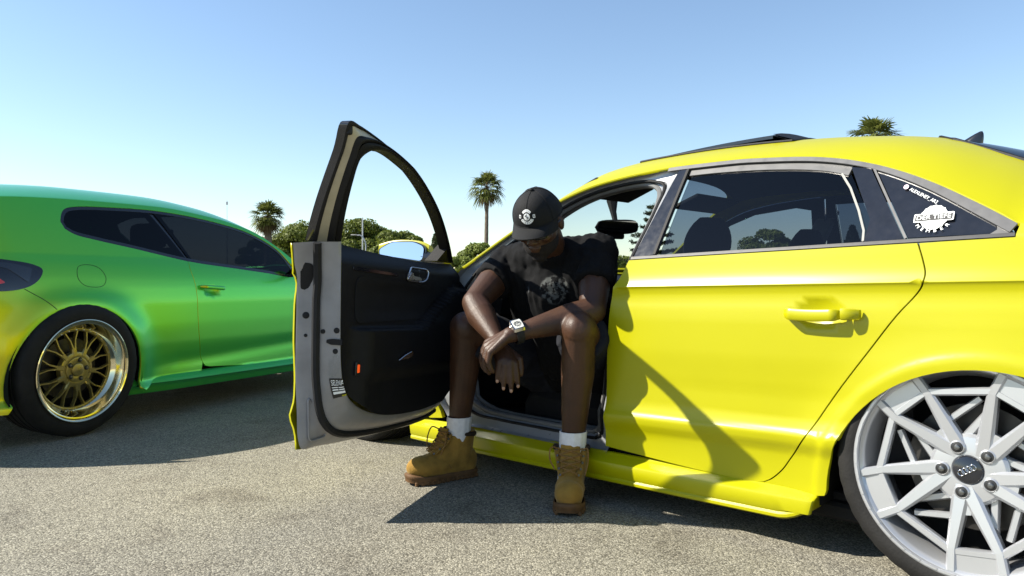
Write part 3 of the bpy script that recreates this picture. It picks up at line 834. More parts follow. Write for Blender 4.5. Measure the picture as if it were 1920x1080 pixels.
# ---- side windows: trim strips, posts, glass, both sides
M['belt'] = principled('dark_belt_moulding', (.03, .03, .032), .5, 0, .4, var=.1, var_scale=30)
def strip_along(pts, d, S, mat, name, fl, fls=.006):
    a = [np.array(p, float) for p in pts]; b = []
    for i, p in enumerate(a):
        t = a[min(i + 1, len(a) - 1)] - a[max(i - 1, 0)]; n = np.array((-t[1], t[0])); n /= np.linalg.norm(n)
        dd = d[i] if hasattr(d, '__len__') else d
        b.append(p + n * dd)
    return panel(name, S, a + b[::-1], mat, car, step=.03, vstep=.006, flip=fl, flange=fls, edge=.012)
for S, fl in ((near, True), (far, False)):
    eb = [(s, float(yE(s)) - .003) for s in np.linspace(1.0, -.088, 40)]
    wd = [.013 if s > .28 else .013 + .012 * min(1, (.28 - s) / .3) for s, _ in eb]
    strip_along(eb, wd, S(.006), M['grey_trim'], 'roof_trim_strip', fl)
    strip_along(belt_pts(1.028, -.085, 30, .001), -.009, S(.003), M['belt'], 'belt_trim_strip', fl)
    # upper door frame, grey
    top = [(.935, 1.172), (.80, 1.172), (.614, 1.163), (.485, 1.149), (.40, 1.133), (.345, 1.117)]
    bot = [(.352, 1.090), (.40, 1.106), (.47, 1.121), (.614, 1.138), (.80, 1.148), (.908, 1.149)]
    panel('window_frame', S(-.006), catmull(top, 4) + catmull(bot, 4), M['grey_trim'], car, step=.03, vstep=.008, flip=fl, edge=.012)
    panel('window_post', S(.003), [(1.018, .862), (.953, 1.176), (.912, 1.176), (.932, .870)], M['black_gloss'], car, step=.03, vstep=.03, flip=fl)
    panel('window_post', S(.003), [(.345, 1.114), (.288, 1.103), (.162, .890), (.262, .887), (.259, .95)], M['black_gloss'], car, step=.03, vstep=.03, flip=fl)
    ch = [(.366, 1.098), (.33, 1.05), (.292, .98), (.266, .92), (.262, .89)]
    strip_along(ch, .006, S(.005), M['pale_trim'], 'window_channel', fl)
    strip_along([(.912, 1.174), (.932, .871)], .010, S(.005), M['rubber'], 'window_seal', fl)
    panel('rear_door_glass', S(-.012), [(.925, .866), (.905, 1.155)] + [(p[0], p[1] + .006) for p in catmull(bot[::-1], 4)[2:]] + [(.345, 1.09), (.262, .95), (.255, .880)], M['tint'], car, step=.08, vstep=.08, flip=fl, flange=0)
    qw = catmull([(.272, 1.097), (.192, 1.064), (.112, 1.026), (.018, .969), (-.027, .934)], 3) + catmull([(-.043, .912), (-.044, .902), (-.036, .896)], 3) + [np.array((.155, .893))]
    panel('quarter_window', S(-.003), [(p[0], p[1]) for p in qw], M['black_gloss'], car, step=.04, vstep=.03, flip=fl, flange=.004)
    # wide grey corner piece behind the quarter window
    panel('quarter_trim_corner', S(.001), [(.03, .980), (-.03, .940), (-.075, .912), (-.078, .897), (-.03, .893), (-.046, .905), (-.045, .915), (-.02, .941)], M['grey_trim'], car, step=.02, vstep=.02, flip=fl, flange=.004)
    strip_along([(.284, 1.104), (.160, .891)], -.006, S(.004), M['grey_trim'], 'quarter_window_seal', fl)
# inner dark structure behind the shut lines
arch_in = arch_pts(182, 0, 24, (-.03, .18, .400))
for S, fl in ((near, True), (far, False)):
    panel('inner_panel', S(-.045), [(1.05, .84), (.5, .845), (.1, .86), (-.3, .87), (-.8, .8), (-.85, .3), (-.44, .17)] + arch_in + [(.38, .15), (1.12, .15), (1.10, .6)], M['dark'], car, step=.08, vstep=.08, flip=fl, flange=0)
    for c, nm in ((0.0, 'rear'), (2.637, 'front')):
        rows = []
        for a in np.linspace(-5, 185, 30):
            r = []
            for dy in np.linspace(-.02, -.42, 5):
                y = float(Wy(.3, .4)) + dy
                if S is far: y = -YW - y
                r.append((ARCH[0] + c + .405 * math.cos(R(a)), y, ARCH[1] + .405 * math.sin(R(a))))
            rows.append(r)
        Geo().add(*loft(rows)).obj('wheel_arch_liner', M['dark'], car)

# ---- door handle with its cap
def handle(parent, s0, s1, hz, mir=False):
    rows = []
    n = 22
    for i in range(n + 1):
        t = i / n; s = s0 + (s1 - s0) * t
        e = min(1, math.sin(PI * min(max(t, .0), 1)) * 2.6)
        out = .012 + .024 * e ** .6
        hh = .0170 * (.62 + .38 * min(1, e * 1.2)); th = .010
        bw = float(Wy(.60, hz)) - .004
        r = []
        for a in np.linspace(0, 2 * PI, 13)[:-1]:
            ca, sa = math.cos(a), math.sin(a)
            r.append((s, bw + out + th * math.copysign(abs(ca) ** .7, ca), hz + hh * math.copysign(abs(sa) ** .7, sa) - .004 * math.sin(PI * t)))
        rows.append(r if s1 < s0 else r[::-1])
    v, f = loft(rows, False, True); f.append(tuple(range(12))[::-1]); f.append(tuple(n * 12 + i for i in range(12)))
    return Geo().add(v, f).obj('handle', M['yellow'], parent)
handle(rear_door, .466, .300, .688)
rows = []
for i in range(9):
    t = i / 8; s = .2985 - .041 * t
    out = .033 - .022 * t ** 2.2; bw = float(Wy(.60, .688)) - .004
    rows.append([(s, bw + out + .010 * math.copysign(abs(math.cos(a)) ** .7, math.cos(a)), .690 + .0165 * (1 - .25 * t * t) * math.copysign(abs(math.sin(a)) ** .7, math.sin(a))) for a in np.linspace(0, 2 * PI, 13)[:-1]])
v, f = loft(rows, False, True); f.append(tuple(range(12))[::-1]); f.append(tuple(8 * 12 + i for i in range(12)))
Geo().add(v, f).obj('handle_cap', M['yellow'], rear_door)

# ---- writing on the quarter window
def on_side(v, f, c, ang, off=.004, flipx=True, sx=1.0, shear=0.0):
    """2-D shapes laid on the car's side: text x runs towards the rear"""
    ca, sa = math.cos(ang), math.sin(ang)
    pts = np.array(v) * np.array([sx, 1.0]); pts[:, 0] += shear * pts[:, 1]
    s = c[0] - (pts[:, 0] * ca - pts[:, 1] * sa); h = c[1] + (pts[:, 0] * sa + pts[:, 1] * ca)
    return np.stack([s, Wy(s, h) + off, h], 1), f
def disc2(r, n=28, r0=0.0, a0=0, a1=360, wob=0.0, teeth=0):
    if r0 <= 0:
        v = [(r * (1 + wob * math.cos(teeth * 2 * PI * i / n)) * math.cos(2 * PI * i / n), r * (1 + wob * math.cos(teeth * 2 * PI * i / n)) * math.sin(2 * PI * i / n)) for i in range(n)]
        return v, [tuple(range(n))]
    v = []; f = []
    for i in range(n + 1):
        a = R(a0 + (a1 - a0) * i / n); v += [(r0 * math.cos(a), r0 * math.sin(a)), (r * math.cos(a), r * math.sin(a))]
    f = [(2 * i, 2 * i + 1, 2 * i + 3, 2 * i + 2) for i in range(n)]
    return v, f
def sticker(parts, name, mat, parent=car):
    g = Geo()
    for v, f in parts: g.add(v, f)
    return mk(name, g.v, g.f, mat, parent, False)
def rect2(w, h, cx=0, cy=0, r=0.0):
    P = corners([(cx - w / 2, cy - h / 2), (cx + w / 2, cy - h / 2), (cx + w / 2, cy + h / 2), (cx - w / 2, cy + h / 2)], r, 3)
    return [tuple(p) for p in P], [tuple(range(len(P)))]
BC = (.099, .946)
win_near = [o for o in bpy.data.objects if o.name.startswith('quarter_window') and o.name == 'quarter_window'][0]
QO = .0045
sticker([on_side(*disc2(.0065), (.182, 1.037), 0, QO)], 'sticker_icon', M['pink_print'], win_near)
tv, tf = text_geo('ALEXLENEY_AR3', .0125)
tw = max(p[0] for p in tv) - min(p[0] for p in tv)
sticker([on_side(tv, tf, (.134, 1.0075), -R(31), QO, sx=.086 / tw)], 'sticker_lettering', M['white_print'], win_near)
sticker([on_side(*disc2(.0325, 48, 0, wob=.035, teeth=16), BC, 0, QO)], 'round_sticker', M['white_print'], win_near)
sticker([on_side(*disc2(.0285, 40, .0275), BC, 0, QO + .0006)], 'round_sticker_ring', M['grey_print'], win_near)
sticker([on_side(*rect2(.094, .0225, 0, 0, .003), BC, R(2), QO + .0012)], 'sticker_banner', M['white_print'], win_near)
sticker([on_side(*rect2(.088, .017, 0, 0, .002), BC, R(2), QO + .0018)], 'sticker_banner_field', M['black_print'], win_near)
tv, tf = text_geo('DER TIEFE', .0155); tw = max(p[0] for p in tv) - min(p[0] for p in tv)
sticker([on_side(tv, tf, BC, R(2), QO + .0024, sx=.080 / tw)], 'sticker_lettering', M['white_print'], win_near)
parts = []
for i, ch in enumerate('MEMBER'):
    a = R(-90 + (i - 2.5) * 21); tv, tf = text_geo(ch, .0125)
    r_ = .0405
    parts.append(on_side(tv, tf, (BC[0] - r_ * math.cos(a) * 1.08, BC[1] + r_ * math.sin(a) * .92), a + PI / 2, QO, sx=1.15))
sticker(parts, 'sticker_lettering', M['white_print'], win_near)

# ---- driver's door, swung open on its hinge
PIV = Vector((2.09, 0.0, .5))
DM = Matrix.Translation(PIV) @ Matrix.Rotation(R(-66), 4, Vector((-.055, -.015, 1.0)).normalized()) @ Matrix.Translation(-PIV)
FD_REAR = [(p[0] + .006, p[1]) for p in RD_FRONT]
FD_FRONT = [(1.99, .187), (2.035, .24), (2.06, .35), (2.075, .5), (2.068, .68), (2.04, .79), (2.03, .822)]
fd_out = catmull(FD_REAR, 4) + [np.array(p) for p in ((1.3, .190), (1.5, .184), (1.7, .181), (1.9, .179))] + catmull(FD_FRONT, 3) + [np.array(p) for p in belt_pts(1.95, 1.15, 8, -.002)]
fdoor = panel('front_door', near(), fd_out, M['yellow'], car, step=.03, rows=ROWS_Y[::2], flip=True, flange=.006)
fdoor.matrix_basis = DM
tag(fdoor, 'open driver door seen from inside, black trim and grey jamb')
# far side front door, closed
ffd = panel('front_door', far(), fd_out, M['yellow'], car, step=.05, rows=ROWS_Y[::3], flip=False, flange=.02)
ffr = [(1.02, .868), (.957, 1.182)] + [(s, float(yE(s)) - .006) for s in np.linspace(1.0, 1.93, 16)] + [(1.97, .835)] + belt_pts(1.9, 1.1, 6, .003)
ffh = [(1.08, .875), (1.03, 1.13), (1.1, 1.145), (1.32, 1.125), (1.47, 1.08), (1.61, 1.005), (1.73, .93), (1.82, .862)]
panel('window_frame', far(-.004), ffr, M['black_gloss'], ffd, holes=[ffh], step=.05, vstep=.04, flip=False, flange=.012)
panel('front_door_glass', far(-.012), ffh, M['clear'], ffd, step=.08, vstep=.08, flip=False, flange=0)
# inner frame (jamb) between skin edge, seal line and trim edge
J_OUT = [(1.046, .853), (1.071, .792), (1.096, .746), (1.107, .66), (1.113, .57), (1.120, .47), (1.125, .395), (1.130, .32), (1.1365, .225), (1.15, .200), (1.22, .196), (1.33, .191), (1.5, .186), (1.7, .183), (1.88, .182), (1.985, .192)]
J_MID = [(1.090, .862), (1.110, .80), (1.124, .737), (1.131, .655), (1.138, .568), (1.147, .468), (1.156, .395), (1.168, .335), (1.190, .288), (1.225, .260), (1.275, .243), (1.36, .232), (1.5, .224), (1.7, .222), (1.87, .228), (1.96, .245)]
J_IN = [(1.138, .868), (1.145, .80), (1.150, .737), (1.157, .655), (1.165, .568), (1.179, .468), (1.200, .405), (1.230, .366), (1.262, .343), (1.292, .327), (1.325, .314), (1.395, .295), (1.5, .281), (1.7, .275), (1.86, .287), (1.95, .305)]
jo, jm, ji = (np.array(catmull(x, 5)) for x in (J_OUT, J_MID, J_IN))
NJ = len(jo)
def jamb_rows():
    rows = []
    for k in range(NJ):
        o, m_, i_ = jo[k], jm[k], ji[k]
        wo = float(np.interp(o[1], [.18, .25, .45, .70, .78, .86], [-.046, -.036, -.022, -.022, -.030, -.042]))
        L = []
        for t, w in ((0, -.004), (.12, -.014), (.45, -.024), (.72, -.034), (.93, -.046), (1.0, -.062)):
            p = o + (m_ - o) * t; L.append((p[0], wo + w, p[1]))
        for t, w in ((.10, -.076), (.30, -.088), (.70, -.112), (.93, -.134), (1.0, -.150), (1.02, -.165)):
            p = m_ + (i_ - m_) * t; L.append((p[0], max(-.158, min(wo, -.02) + w + .0) if t > .9 else wo + w, p[1]))
        rows.append(L)
    return rows
JR = jamb_rows()
Geo().add(*loft(JR)).obj('door_jamb', M['jamb'], fdoor, sharp=50)
def jamb_pt(k, t):
    """point and outward normal on the jamb, k along, t across the list of columns"""
    k0 = int(k); j0 = int(t); fk, ft = k - k0, t - j0
    P = lambda a, b: Vector(JR[a][b])
    p = P(k0, j0) * (1 - fk) * (1 - ft) + P(k0 + 1, j0) * fk * (1 - ft) + P(k0, j0 + 1) * (1 - fk) * ft + P(k0 + 1, j0 + 1) * fk * ft
    du = (P(k0 + 1, j0) - P(k0, j0)).normalized(); dv = (P(k0, j0 + 1) - P(k0, j0)).normalized()
    n = du.cross(dv).normalized()
    if n.x > 0: n = -n
    return p, n, du, dv
seal_path = [Vector(r[5]) + Vector((-.006, -.004, -.004)) for r in JR]
up = [Vector((1.035, float(Wy(1.035, .99)) - .045, .99)) * 0 for _ in ()]
Geo().add(*tube(seal_path, .013, 8)).obj('door_seal', M['rubber'], fdoor)
# pressed triangle at the foot of the jamb
tri = corners([(1.146, .37), (1.160, .222), (1.235, .232)], .02, 4)
g = Geo(); tp = []
for p in tri:
    tp.append(Vector((p[0] - .001, -.030 - .034 - .20 * (p[0] - 1.146), p[1])))
g.add(*tube(tp, .0035, 6, True)); g.obj('pressed_rib', M['jamb'], fdoor)
# grommets, latch, striker plate
def disc_at(p, n, r, th, mat, name, sx=1.0):
    q = n.to_track_quat('Y', 'Z').to_matrix().to_4x4(); q.translation = p
    v, f = lathe([(0.0001, th), (r * .8, th), (r, th * .5), (r, -th)], 16)
    g = Geo().add([(x * sx, y, z) for x, y, z in v], f, q); return g.obj(name, mat, fdoor)
for k, t, r in ((19.3, 6.7, .0075), (19.0, 8.6, .0095), (22.4, 8.4, .0085), (16.6, 2.6, .011), (20.2, 2.6, .0055)):
    p, n, du, dv = jamb_pt(k, t); disc_at(p, n, r, .003, M['rubber'], 'grommet')
p, n, du, dv = jamb_pt(20.9, 8.3)
Rm = Matrix((dv, n, -du)).transposed().to_4x4(); Rm.translation = p
lt = corners([(-.026, -.004), (-.01, -.010), (.026, -.010), (.026, .008), (-.005, .009), (-.024, .006)], .003, 3)
Geo().add(*prism(lt, -.002, .006), mtx=Rm).obj('latch', M['rubber'], fdoor)
p, n, du, dv = jamb_pt(9.0, 2.6)
Rm = Matrix((dv, n, -du)).transposed().to_4x4(); Rm.translation = p
Geo().add(*prism(corners([(-.022, -.045), (.012, -.045), (.024, .03), (.018, .045), (-.012, .045), (-.02, .02)], .008, 3), -.002, .003), mtx=Rm).obj('jamb_cover', M['rubber'], fdoor)
# stickers on the jamb
def jamb_sheet(k0, k1, t0, t1, off, name, mat, nu=6, nv=4):
    rows = []
    for i in range(nu + 1):
        r = []
        for j in range(nv + 1):
            p, n, _, _ = jamb_pt(k0 + (k1 - k0) * i / nu, t0 + (t1 - t0) * j / nv); r.append(p + n * off)
        rows.append(r)
    return Geo().add(*loft(rows)).obj(name, mat, fdoor)
jamb_sheet(27.6, 33.4, 7.45, 9.3, .0022, 'jamb_label', M['black_print'])
def jamb_print(v, f, k0, k1, t0, t1, off, name, mat):
    a = np.array(v); lo, hi = a.min(0), a.max(0)
    out = []
    for x, y in a:
        u = (x - lo[0]) / max(1e-9, hi[0] - lo[0]); w = (y - lo[1]) / max(1e-9, hi[1] - lo[1])
        p, n, _, _ = jamb_pt(k1 + (k0 - k1) * w, t0 + (t1 - t0) * u); out.append(p + n * off)
    return Geo().add(out, f).obj(name, mat, fdoor)
jamb_print(*text_geo('SELENIA', .02), 28.0, 29.4, 7.6, 9.15, .0034, 'label_lettering', M['white_print'])
for a, b, c, d in ((29.85, 30.1, 7.6, 8.3), (29.85, 30.1, 8.4, 9.15), (30.5, 30.9, 7.6, 8.3), (30.5, 30.9, 8.4, 9.15), (31.3, 32.1, 7.6, 9.15)):
    jamb_sheet(a, b, c, d, .0034, 'label_field', M['white_print'], 2, 2)
jamb_sheet(32.7, 33.3, 8.5, 9.25, .0034, 'label_corner', M['yellow'], 2, 2)
for i in range(11):
    kk = 23.7 + i * .34
    jamb_print(*text_geo(random.choice(['205/55 R16 2.3', '225/40 R18 2.5', '2.3 bar 33 psi', '225/45 R17 2.4']), .01), kk, kk + .22, 7.5, 9.0, .0022, 'pressure_table_line', M['grey_print'])
v, f = disc2(.012, 14, .0095, 20, 160)
jamb_print(v, f, 23.0, 23.5, 8.0, 8.9, .0022, 'car_pictogram', M['grey_print'])

# window frame of the open door: bands from outer edge to inner edge
F_OUT = [(1.086, .866), (1.060, .92), (1.031, .992), (1.008, 1.06), (.985, 1.13), (.955, 1.203), (1.02, 1.205), (1.087, 1.199), (1.2, 1.184), (1.326, 1.162), (1.44, 1.134), (1.551, 1.100), (1.68, 1.054), (1.798, 1.002), (1.93, .934), (2.055, .862)]
F_IN = [(1.235, .866), (1.190, .93), (1.150, .995), (1.118, 1.055), (1.098, 1.100), (1.098, 1.130), (1.115, 1.150), (1.160, 1.158), (1.225, 1.150), (1.325, 1.128), (1.43, 1.100), (1.535, 1.066), (1.655, 1.020), (1.770, .968), (1.880, .912), (1.965, .862)]
fo, fi = np.array(catmull(F_OUT, 5)), np.array(catmull(F_IN, 5))
for k in range(len(fo)):
    t_ = min(1, max(0, (k - 35) / 12)); fi[k] = fi[k] + (fo[k] - fi[k]) * .52 * t_
    b_ = 1 - min(1, max(0, (k - 22) / 10)); fo[k][0] += .018 * b_; fi[k][0] -= .022 * b_
def frame_band(t0, w0, t1, w1, name, mat, k0=0, k1=None, n=3, bulge=0.0):
    rows = []
    k1 = len(fo) if k1 is None else k1
    for k in range(k0, k1):
        r = []
        for j in range(n + 1):
            u = j / n; p = fo[k] + (fi[k] - fo[k]) * (t0 + (t1 - t0) * u)
            r.append((p[0], float(Wy(p[0], p[1])) + w0 + (w1 - w0) * u - bulge * math.sin(PI * u), p[1]))
        rows.append(r)
    return Geo().add(*loft(rows)).obj(name, mat, fdoor, sharp=60)
frame_band(0.0, -.002, 0.0, -.03, 'frame_edge', M['black_gloss'])
frame_band(0.0, -.030, .16, -.034, 'frame_outer_lip', M['rubber'], bulge=.004)
M['frame_paint'] = principled('beige_silver_frame_paint', (.40, .36, .27), .45, .2, .5, var=.1, var_scale=20)
frame_band(.16, -.030, .46, -.046, 'frame_steel', M['frame_paint'])
frame_band(.46, -.046, .70, -.052, 'frame_seal', M['rubber'], n=6, bulge=.016)
frame_band(.70, -.060, 1.0, -.060, 'frame_trim', M['plastic'], n=4, bulge=.008)
frame_band(1.0, -.060, 1.0, -.020, 'glass_channel', M['rubber'])
frame_band(0.0, -.001, 1.0, -.020, 'frame_outer_face', M['black_gloss'])
# top corner cap of the frame
Geo().add(*rbox((.990, float(Wy(.98, 1.19)) - .017, 1.188), (.020, .034, .036), .006, 2)).obj('corner_cap', M['rubber'], fdoor)
# mirror triangle at the front of the frame
g = Geo(); tri_ = [(1.90, .862), (2.05, .862), (1.93, .93)]
g.add([(p[0], float(Wy(p[0], p[1])) - .055, p[1]) for p in tri_] + [(p[0], float(Wy(p[0], p[1])) + .002, p[1]) for p in tri_], [(0, 1, 2), (5, 4, 3), (0, 3, 4, 1), (1, 4, 5, 2), (2, 5, 3, 0)])
g.obj('mirror_triangle', M['plastic'], fdoor, smooth=False)
# inner trim panel
def sst(x, a, b):
    t = np.clip((x - a) / (b - a), 0, 1); return t * t * (3 - 2 * t)
def Tr(s, h):
    s = np.asarray(s, float); h = np.asarray(h, float)
    top = .862 - .018 * np.sin(PI * np.clip((s - 1.14) / .9, 0, 1))
    w = -.160 + .05 * sst(h, .80, .868) * 1.0
    ah = .592 + .16 * sst(s, 1.62, 1.98)                                # armrest line sweeps up to the front
    w = w - .045 * sst(s, 1.20, 1.30) * (1 - sst(h, ah - .008, ah + .010))     # armrest and lower body stand proud
    w = w + .030 * (1 - sst(h, .40, .46)) * sst(s, 1.22, 1.40)
    w = w + .014 * (np.exp(-(((s - 1.52) / .28) ** 4 + ((h - .685) / .06) ** 4)))
    return w
def trim_S(off=0.0): return lambda s, h: np.stack([np.asarray(s, float), Tr(s, h) - off, np.asarray(h, float)], 1)
trim_out = [(1.138, .868), (1.25, .862), (1.45, .852), (1.70, .846), (1.90, .850), (2.03, .858), (2.035, .75), (2.02, .6), (2.005, .45), (1.97, .33), (1.90, .29)] + [tuple(p) for p in catmull(J_IN, 3)[::-1] if p[0] < 1.88]
panel('door_trim', trim_S(), trim_out, M['plastic'], fdoor, step=.02, vstep=.012, flip=False, flange=-.0, edge=.02)
panel('trim_insert', trim_S(.0035), corners([(1.235, .765), (1.80, .760), (1.83, .72), (1.70, .625), (1.245, .608)], .03, 4), M['plastic2'], fdoor, step=.03, vstep=.02, flip=False, flange=.003)
panel('speaker_slot', trim_S(.003), corners([(1.21, .795), (1.50, .787), (1.50, .779), (1.21, .783)], .003, 2), M['black_gloss'], fdoor, step=.04, vstep=.02, flip=False, flange=.002)
bez = corners([(1.560, .768), (1.598, .818), (1.738, .816), (1.728, .778), (1.690, .764)], .022, 5)
panel('handle_recess', trim_S(.0015), bez, M['black_print'], fdoor, step=.04, vstep=.03, flip=False, flange=0)
Geo().add(*tube([tuple(p) for p in trim_S(.004)(np.array([p[0] for p in bez]), np.array([p[1] for p in bez]))], .0028, 6, True)).obj('handle_bezel', M['alu'], fdoor)
panel('door_pull_lever', trim_S(.010), corners([(1.565, .771), (1.592, .800), (1.612, .784), (1.668, .781), (1.672, .769)], .006, 3), M['alu'], fdoor, step=.03, vstep=.02, flip=False, flange=.006)
panel('pull_handle', trim_S(.012), corners([(1.45, .482), (1.50, .500), (1.545, .510), (1.552, .498), (1.52, .485)], .006, 4), M['chrome'], fdoor, step=.03, vstep=.02, flip=False, flange=.006)
M['red_lamp'] = principled('red_door_lamp', (.5, .04, .01), .3, emit=((1.0, .12, .01), .30))
Geo().add(*rbox((1.243, float(Tr(1.243, .462)) - .003, .462), (.014, .008, .028), .003, 2)).obj('door_warning_lamp', M['red_lamp'], fdoor)
Geo().add(*rbox((1.243, float(Tr(1.243, .462)) - .001, .462), (.026, .008, .044), .003, 2)).obj('lamp_surround', M['black_print'], fdoor)
# door mirror
rows = []
for i in range(15):
    t = i / 14; y = -.005 + .262 * t
    wdt = .075 * (1 - .45 * abs(2 * t - .9) ** 2.2); hgt = .051 * (1 - .55 * max(0, (t - .45) / .55) ** 2.0 - .30 * max(0, (.25 - t) / .25) ** 2)
    cz = .902 + .012 * t; cx = 2.035 + .02 * t
    rows.append([(cx + (wdt * math.cos(a) if math.cos(a) > 0 else .006 * math.cos(a)), y, cz + hgt * math.sin(a)) for a in np.linspace(0, 2 * PI, 21)[:-1]])
v, f = loft(rows, False, True); f.append(tuple(range(20))); f.append(tuple(14 * 20 + i for i in range(20))[::-1])
Geo().add(v, f).obj('mirror_housing', M['yellow'], fdoor)
mo = corners([(.004, .860), (.238, .884), (.242, .912), (.18, .948), (.06, .952), (.000, .93)], .022, 5)
Geo().add([(2.020 + .016 * p[0], p[0], p[1]) for p in mo] + [(2.04, p[0], p[1]) for p in mo], [tuple(range(len(mo)))] + [(i, (i + 1) % len(mo), (i + 1) % len(mo) + len(mo), i + len(mo)) for i in range(len(mo))]).obj('mirror_rim', M['black_gloss'], fdoor, smooth=False)
mi = [((p[0] - .12) * .92 + .12, (p[1] - .91) * .90 + .91) for p in mo]
Geo().add([(2.017 + .016 * p[0] + .10 * (p[1] - .955), p[0], p[1]) for p in mi], [tuple(range(len(mi)))]).obj('mirror_glass', M['mirror'], fdoor, smooth=False)
Geo().add(*tube([(2.03, -.10, .868), (2.035, -.04, .872), (2.04, .02, .885)], [.03, .028, .03], 10)).obj('mirror_foot', M['black_gloss'], fdoor)

# ---- body opening of the driver's door: jamb, sill, seals
O_OUT = [(1.132, .172), (1.122, .30), (1.112, .50), (1.100, .68), (1.088, .75), (1.060, .80), (1.032, .852), (1.018, .90), (.985, 1.05), (.955, 1.178), (1.04, 1.183), (1.132, 1.177), (1.325, 1.152), (1.471, 1.108), (1.609, 1.036), (1.728, .961), (1.847, .882), (1.93, .828), (2.02, .72), (2.075, .55), (2.07, .35), (2.03, .22), (1.98, .172), (1.8, .168), (1.55, .168), (1.3, .168)]
O_IN = [(1.215, .235), (1.185, .34), (1.165, .50), (1.135, .66), (1.115, .73), (1.095, .79), (1.076, .855), (1.068, .90), (1.045, 1.045), (1.056, 1.105), (1.090, 1.134), (1.165, 1.146), (1.34, 1.128), (1.46, 1.090), (1.580, 1.018), (1.695, .942), (1.79, .872), (1.86, .80), (1.92, .70), (1.955, .56), (1.945, .40), (1.90, .28), (1.82, .235), (1.72, .225), (1.52, .222), (1.33, .224)]
oo, oi = np.array(catmull(O_OUT, 4, True)), np.array(catmull(O_IN, 4, True))
rows = []
for o, i_ in zip(oo, oi):
    wo = float(Wy(o[0], max(o[1], .2))); wi = float(Wy(i_[0], max(i_[1], .2)))
    r = []
    for t, d in ((0, -.006), (.06, -.016), (.10, -.03), (.35, -.04), (.62, -.045), (.70, -.056), (.95, -.066), (1.0, -.075), (1.0, -.12)):
        p = o + (i_ - o) * t; r.append((p[0], wo + (wi - wo) * t + d, p[1]))
    rows.append(r)
Geo().add(*loft(rows, True)).obj('door_opening', M['silver'], car, sharp=40)
def seal_loop(t, d, r, name, mat):
    path = []
    for o, i_ in zip(oo, oi):
        p = o + (i_ - o) * t; wo = float(Wy(o[0], max(o[1], .2))); wi = float(Wy(i_[0], max(i_[1], .2)))
        path.append((p[0], wo + (wi - wo) * t + d, p[1]))
    Geo().add(*tube(path, r, 8, True)).obj(name, mat, car)
seal_loop(.99, -.070, .011, 'door_seal', M['seal'])
seal_loop(.72, -.046, .006, 'door_seal_lip', M['rubber'])
seal_loop(1.06, -.105, .010, 'inner_seal', M['seal'])
Geo().add(*rbox((1.175, -.085, .345), (.010, .012, .05), .002, 1)).obj('striker', M['white_print'], car)

# ---- wheels of the yellow car
def bar(p, q, w0, w1, y0, y1, th, top=.62):
    """wheel spoke between two points (x, z) of the wheel plane"""
    p = np.array(p, float); q = np.array(q, float); d = q - p; d /= np.linalg.norm(d); n = np.array((-d[1], d[0]))
    rows = []
    for c, w, y in ((p, w0, y0), (q, w1, y1)):
        sec = [(-.5, -th), (-.5, -.006), (-.5 * top, 0), (.5 * top, 0), (.5, -.006), (.5, -th)]
        rows.append([(c[0] + n[0] * a * w, y + b, c[1] + n[1] * a * w) for a, b in sec])
    v, f = loft(rows, False, True); f.append(tuple(range(6))[::-1]); f.append(tuple(range(6, 12)))
    return v, f
def pol(r, deg): return (r * math.cos(R(deg)), r * math.sin(R(deg)))
def tyre_geo(ri, ro, w, n=120, groove=True):
    h = w / 2
    prof = [(ri, -h * .86), (ri + .012, -h * .98), (ri + (ro - ri) * .5, -h * 1.04), (ro - .012, -h * .97), (ro - .003, -h * .86)]
    for yy in (-.52, -.18, .18, .52):
        if groove: prof += [(ro, h * (yy - .06)), (ro - .006, h * (yy - .045)), (ro - .006, h * (yy + .045)), (ro, h * (yy + .06))]
    prof += [(ro - .003, h * .86), (ro - .012, h * .97), (ri + (ro - ri) * .5, h * 1.04), (ri + .018, h * 1.0), (ri + .010, h * .97), (ri, h * .86)]
    v, f = lathe(prof, n)
    v = list(v); m = len(prof)
    for j in range(n):                       # tread cuts and shoulder sipes
        if j % 3 == 0:
            for i, p in enumerate(prof):
                if p[0] > ro - .013 and abs(p[1]) > h * .5:
                    x, y, z = v[j * m + i]; k = (p[0] - .0016) / p[0]; v[j * m + i] = (x * k, y, z * k)
    return v, f
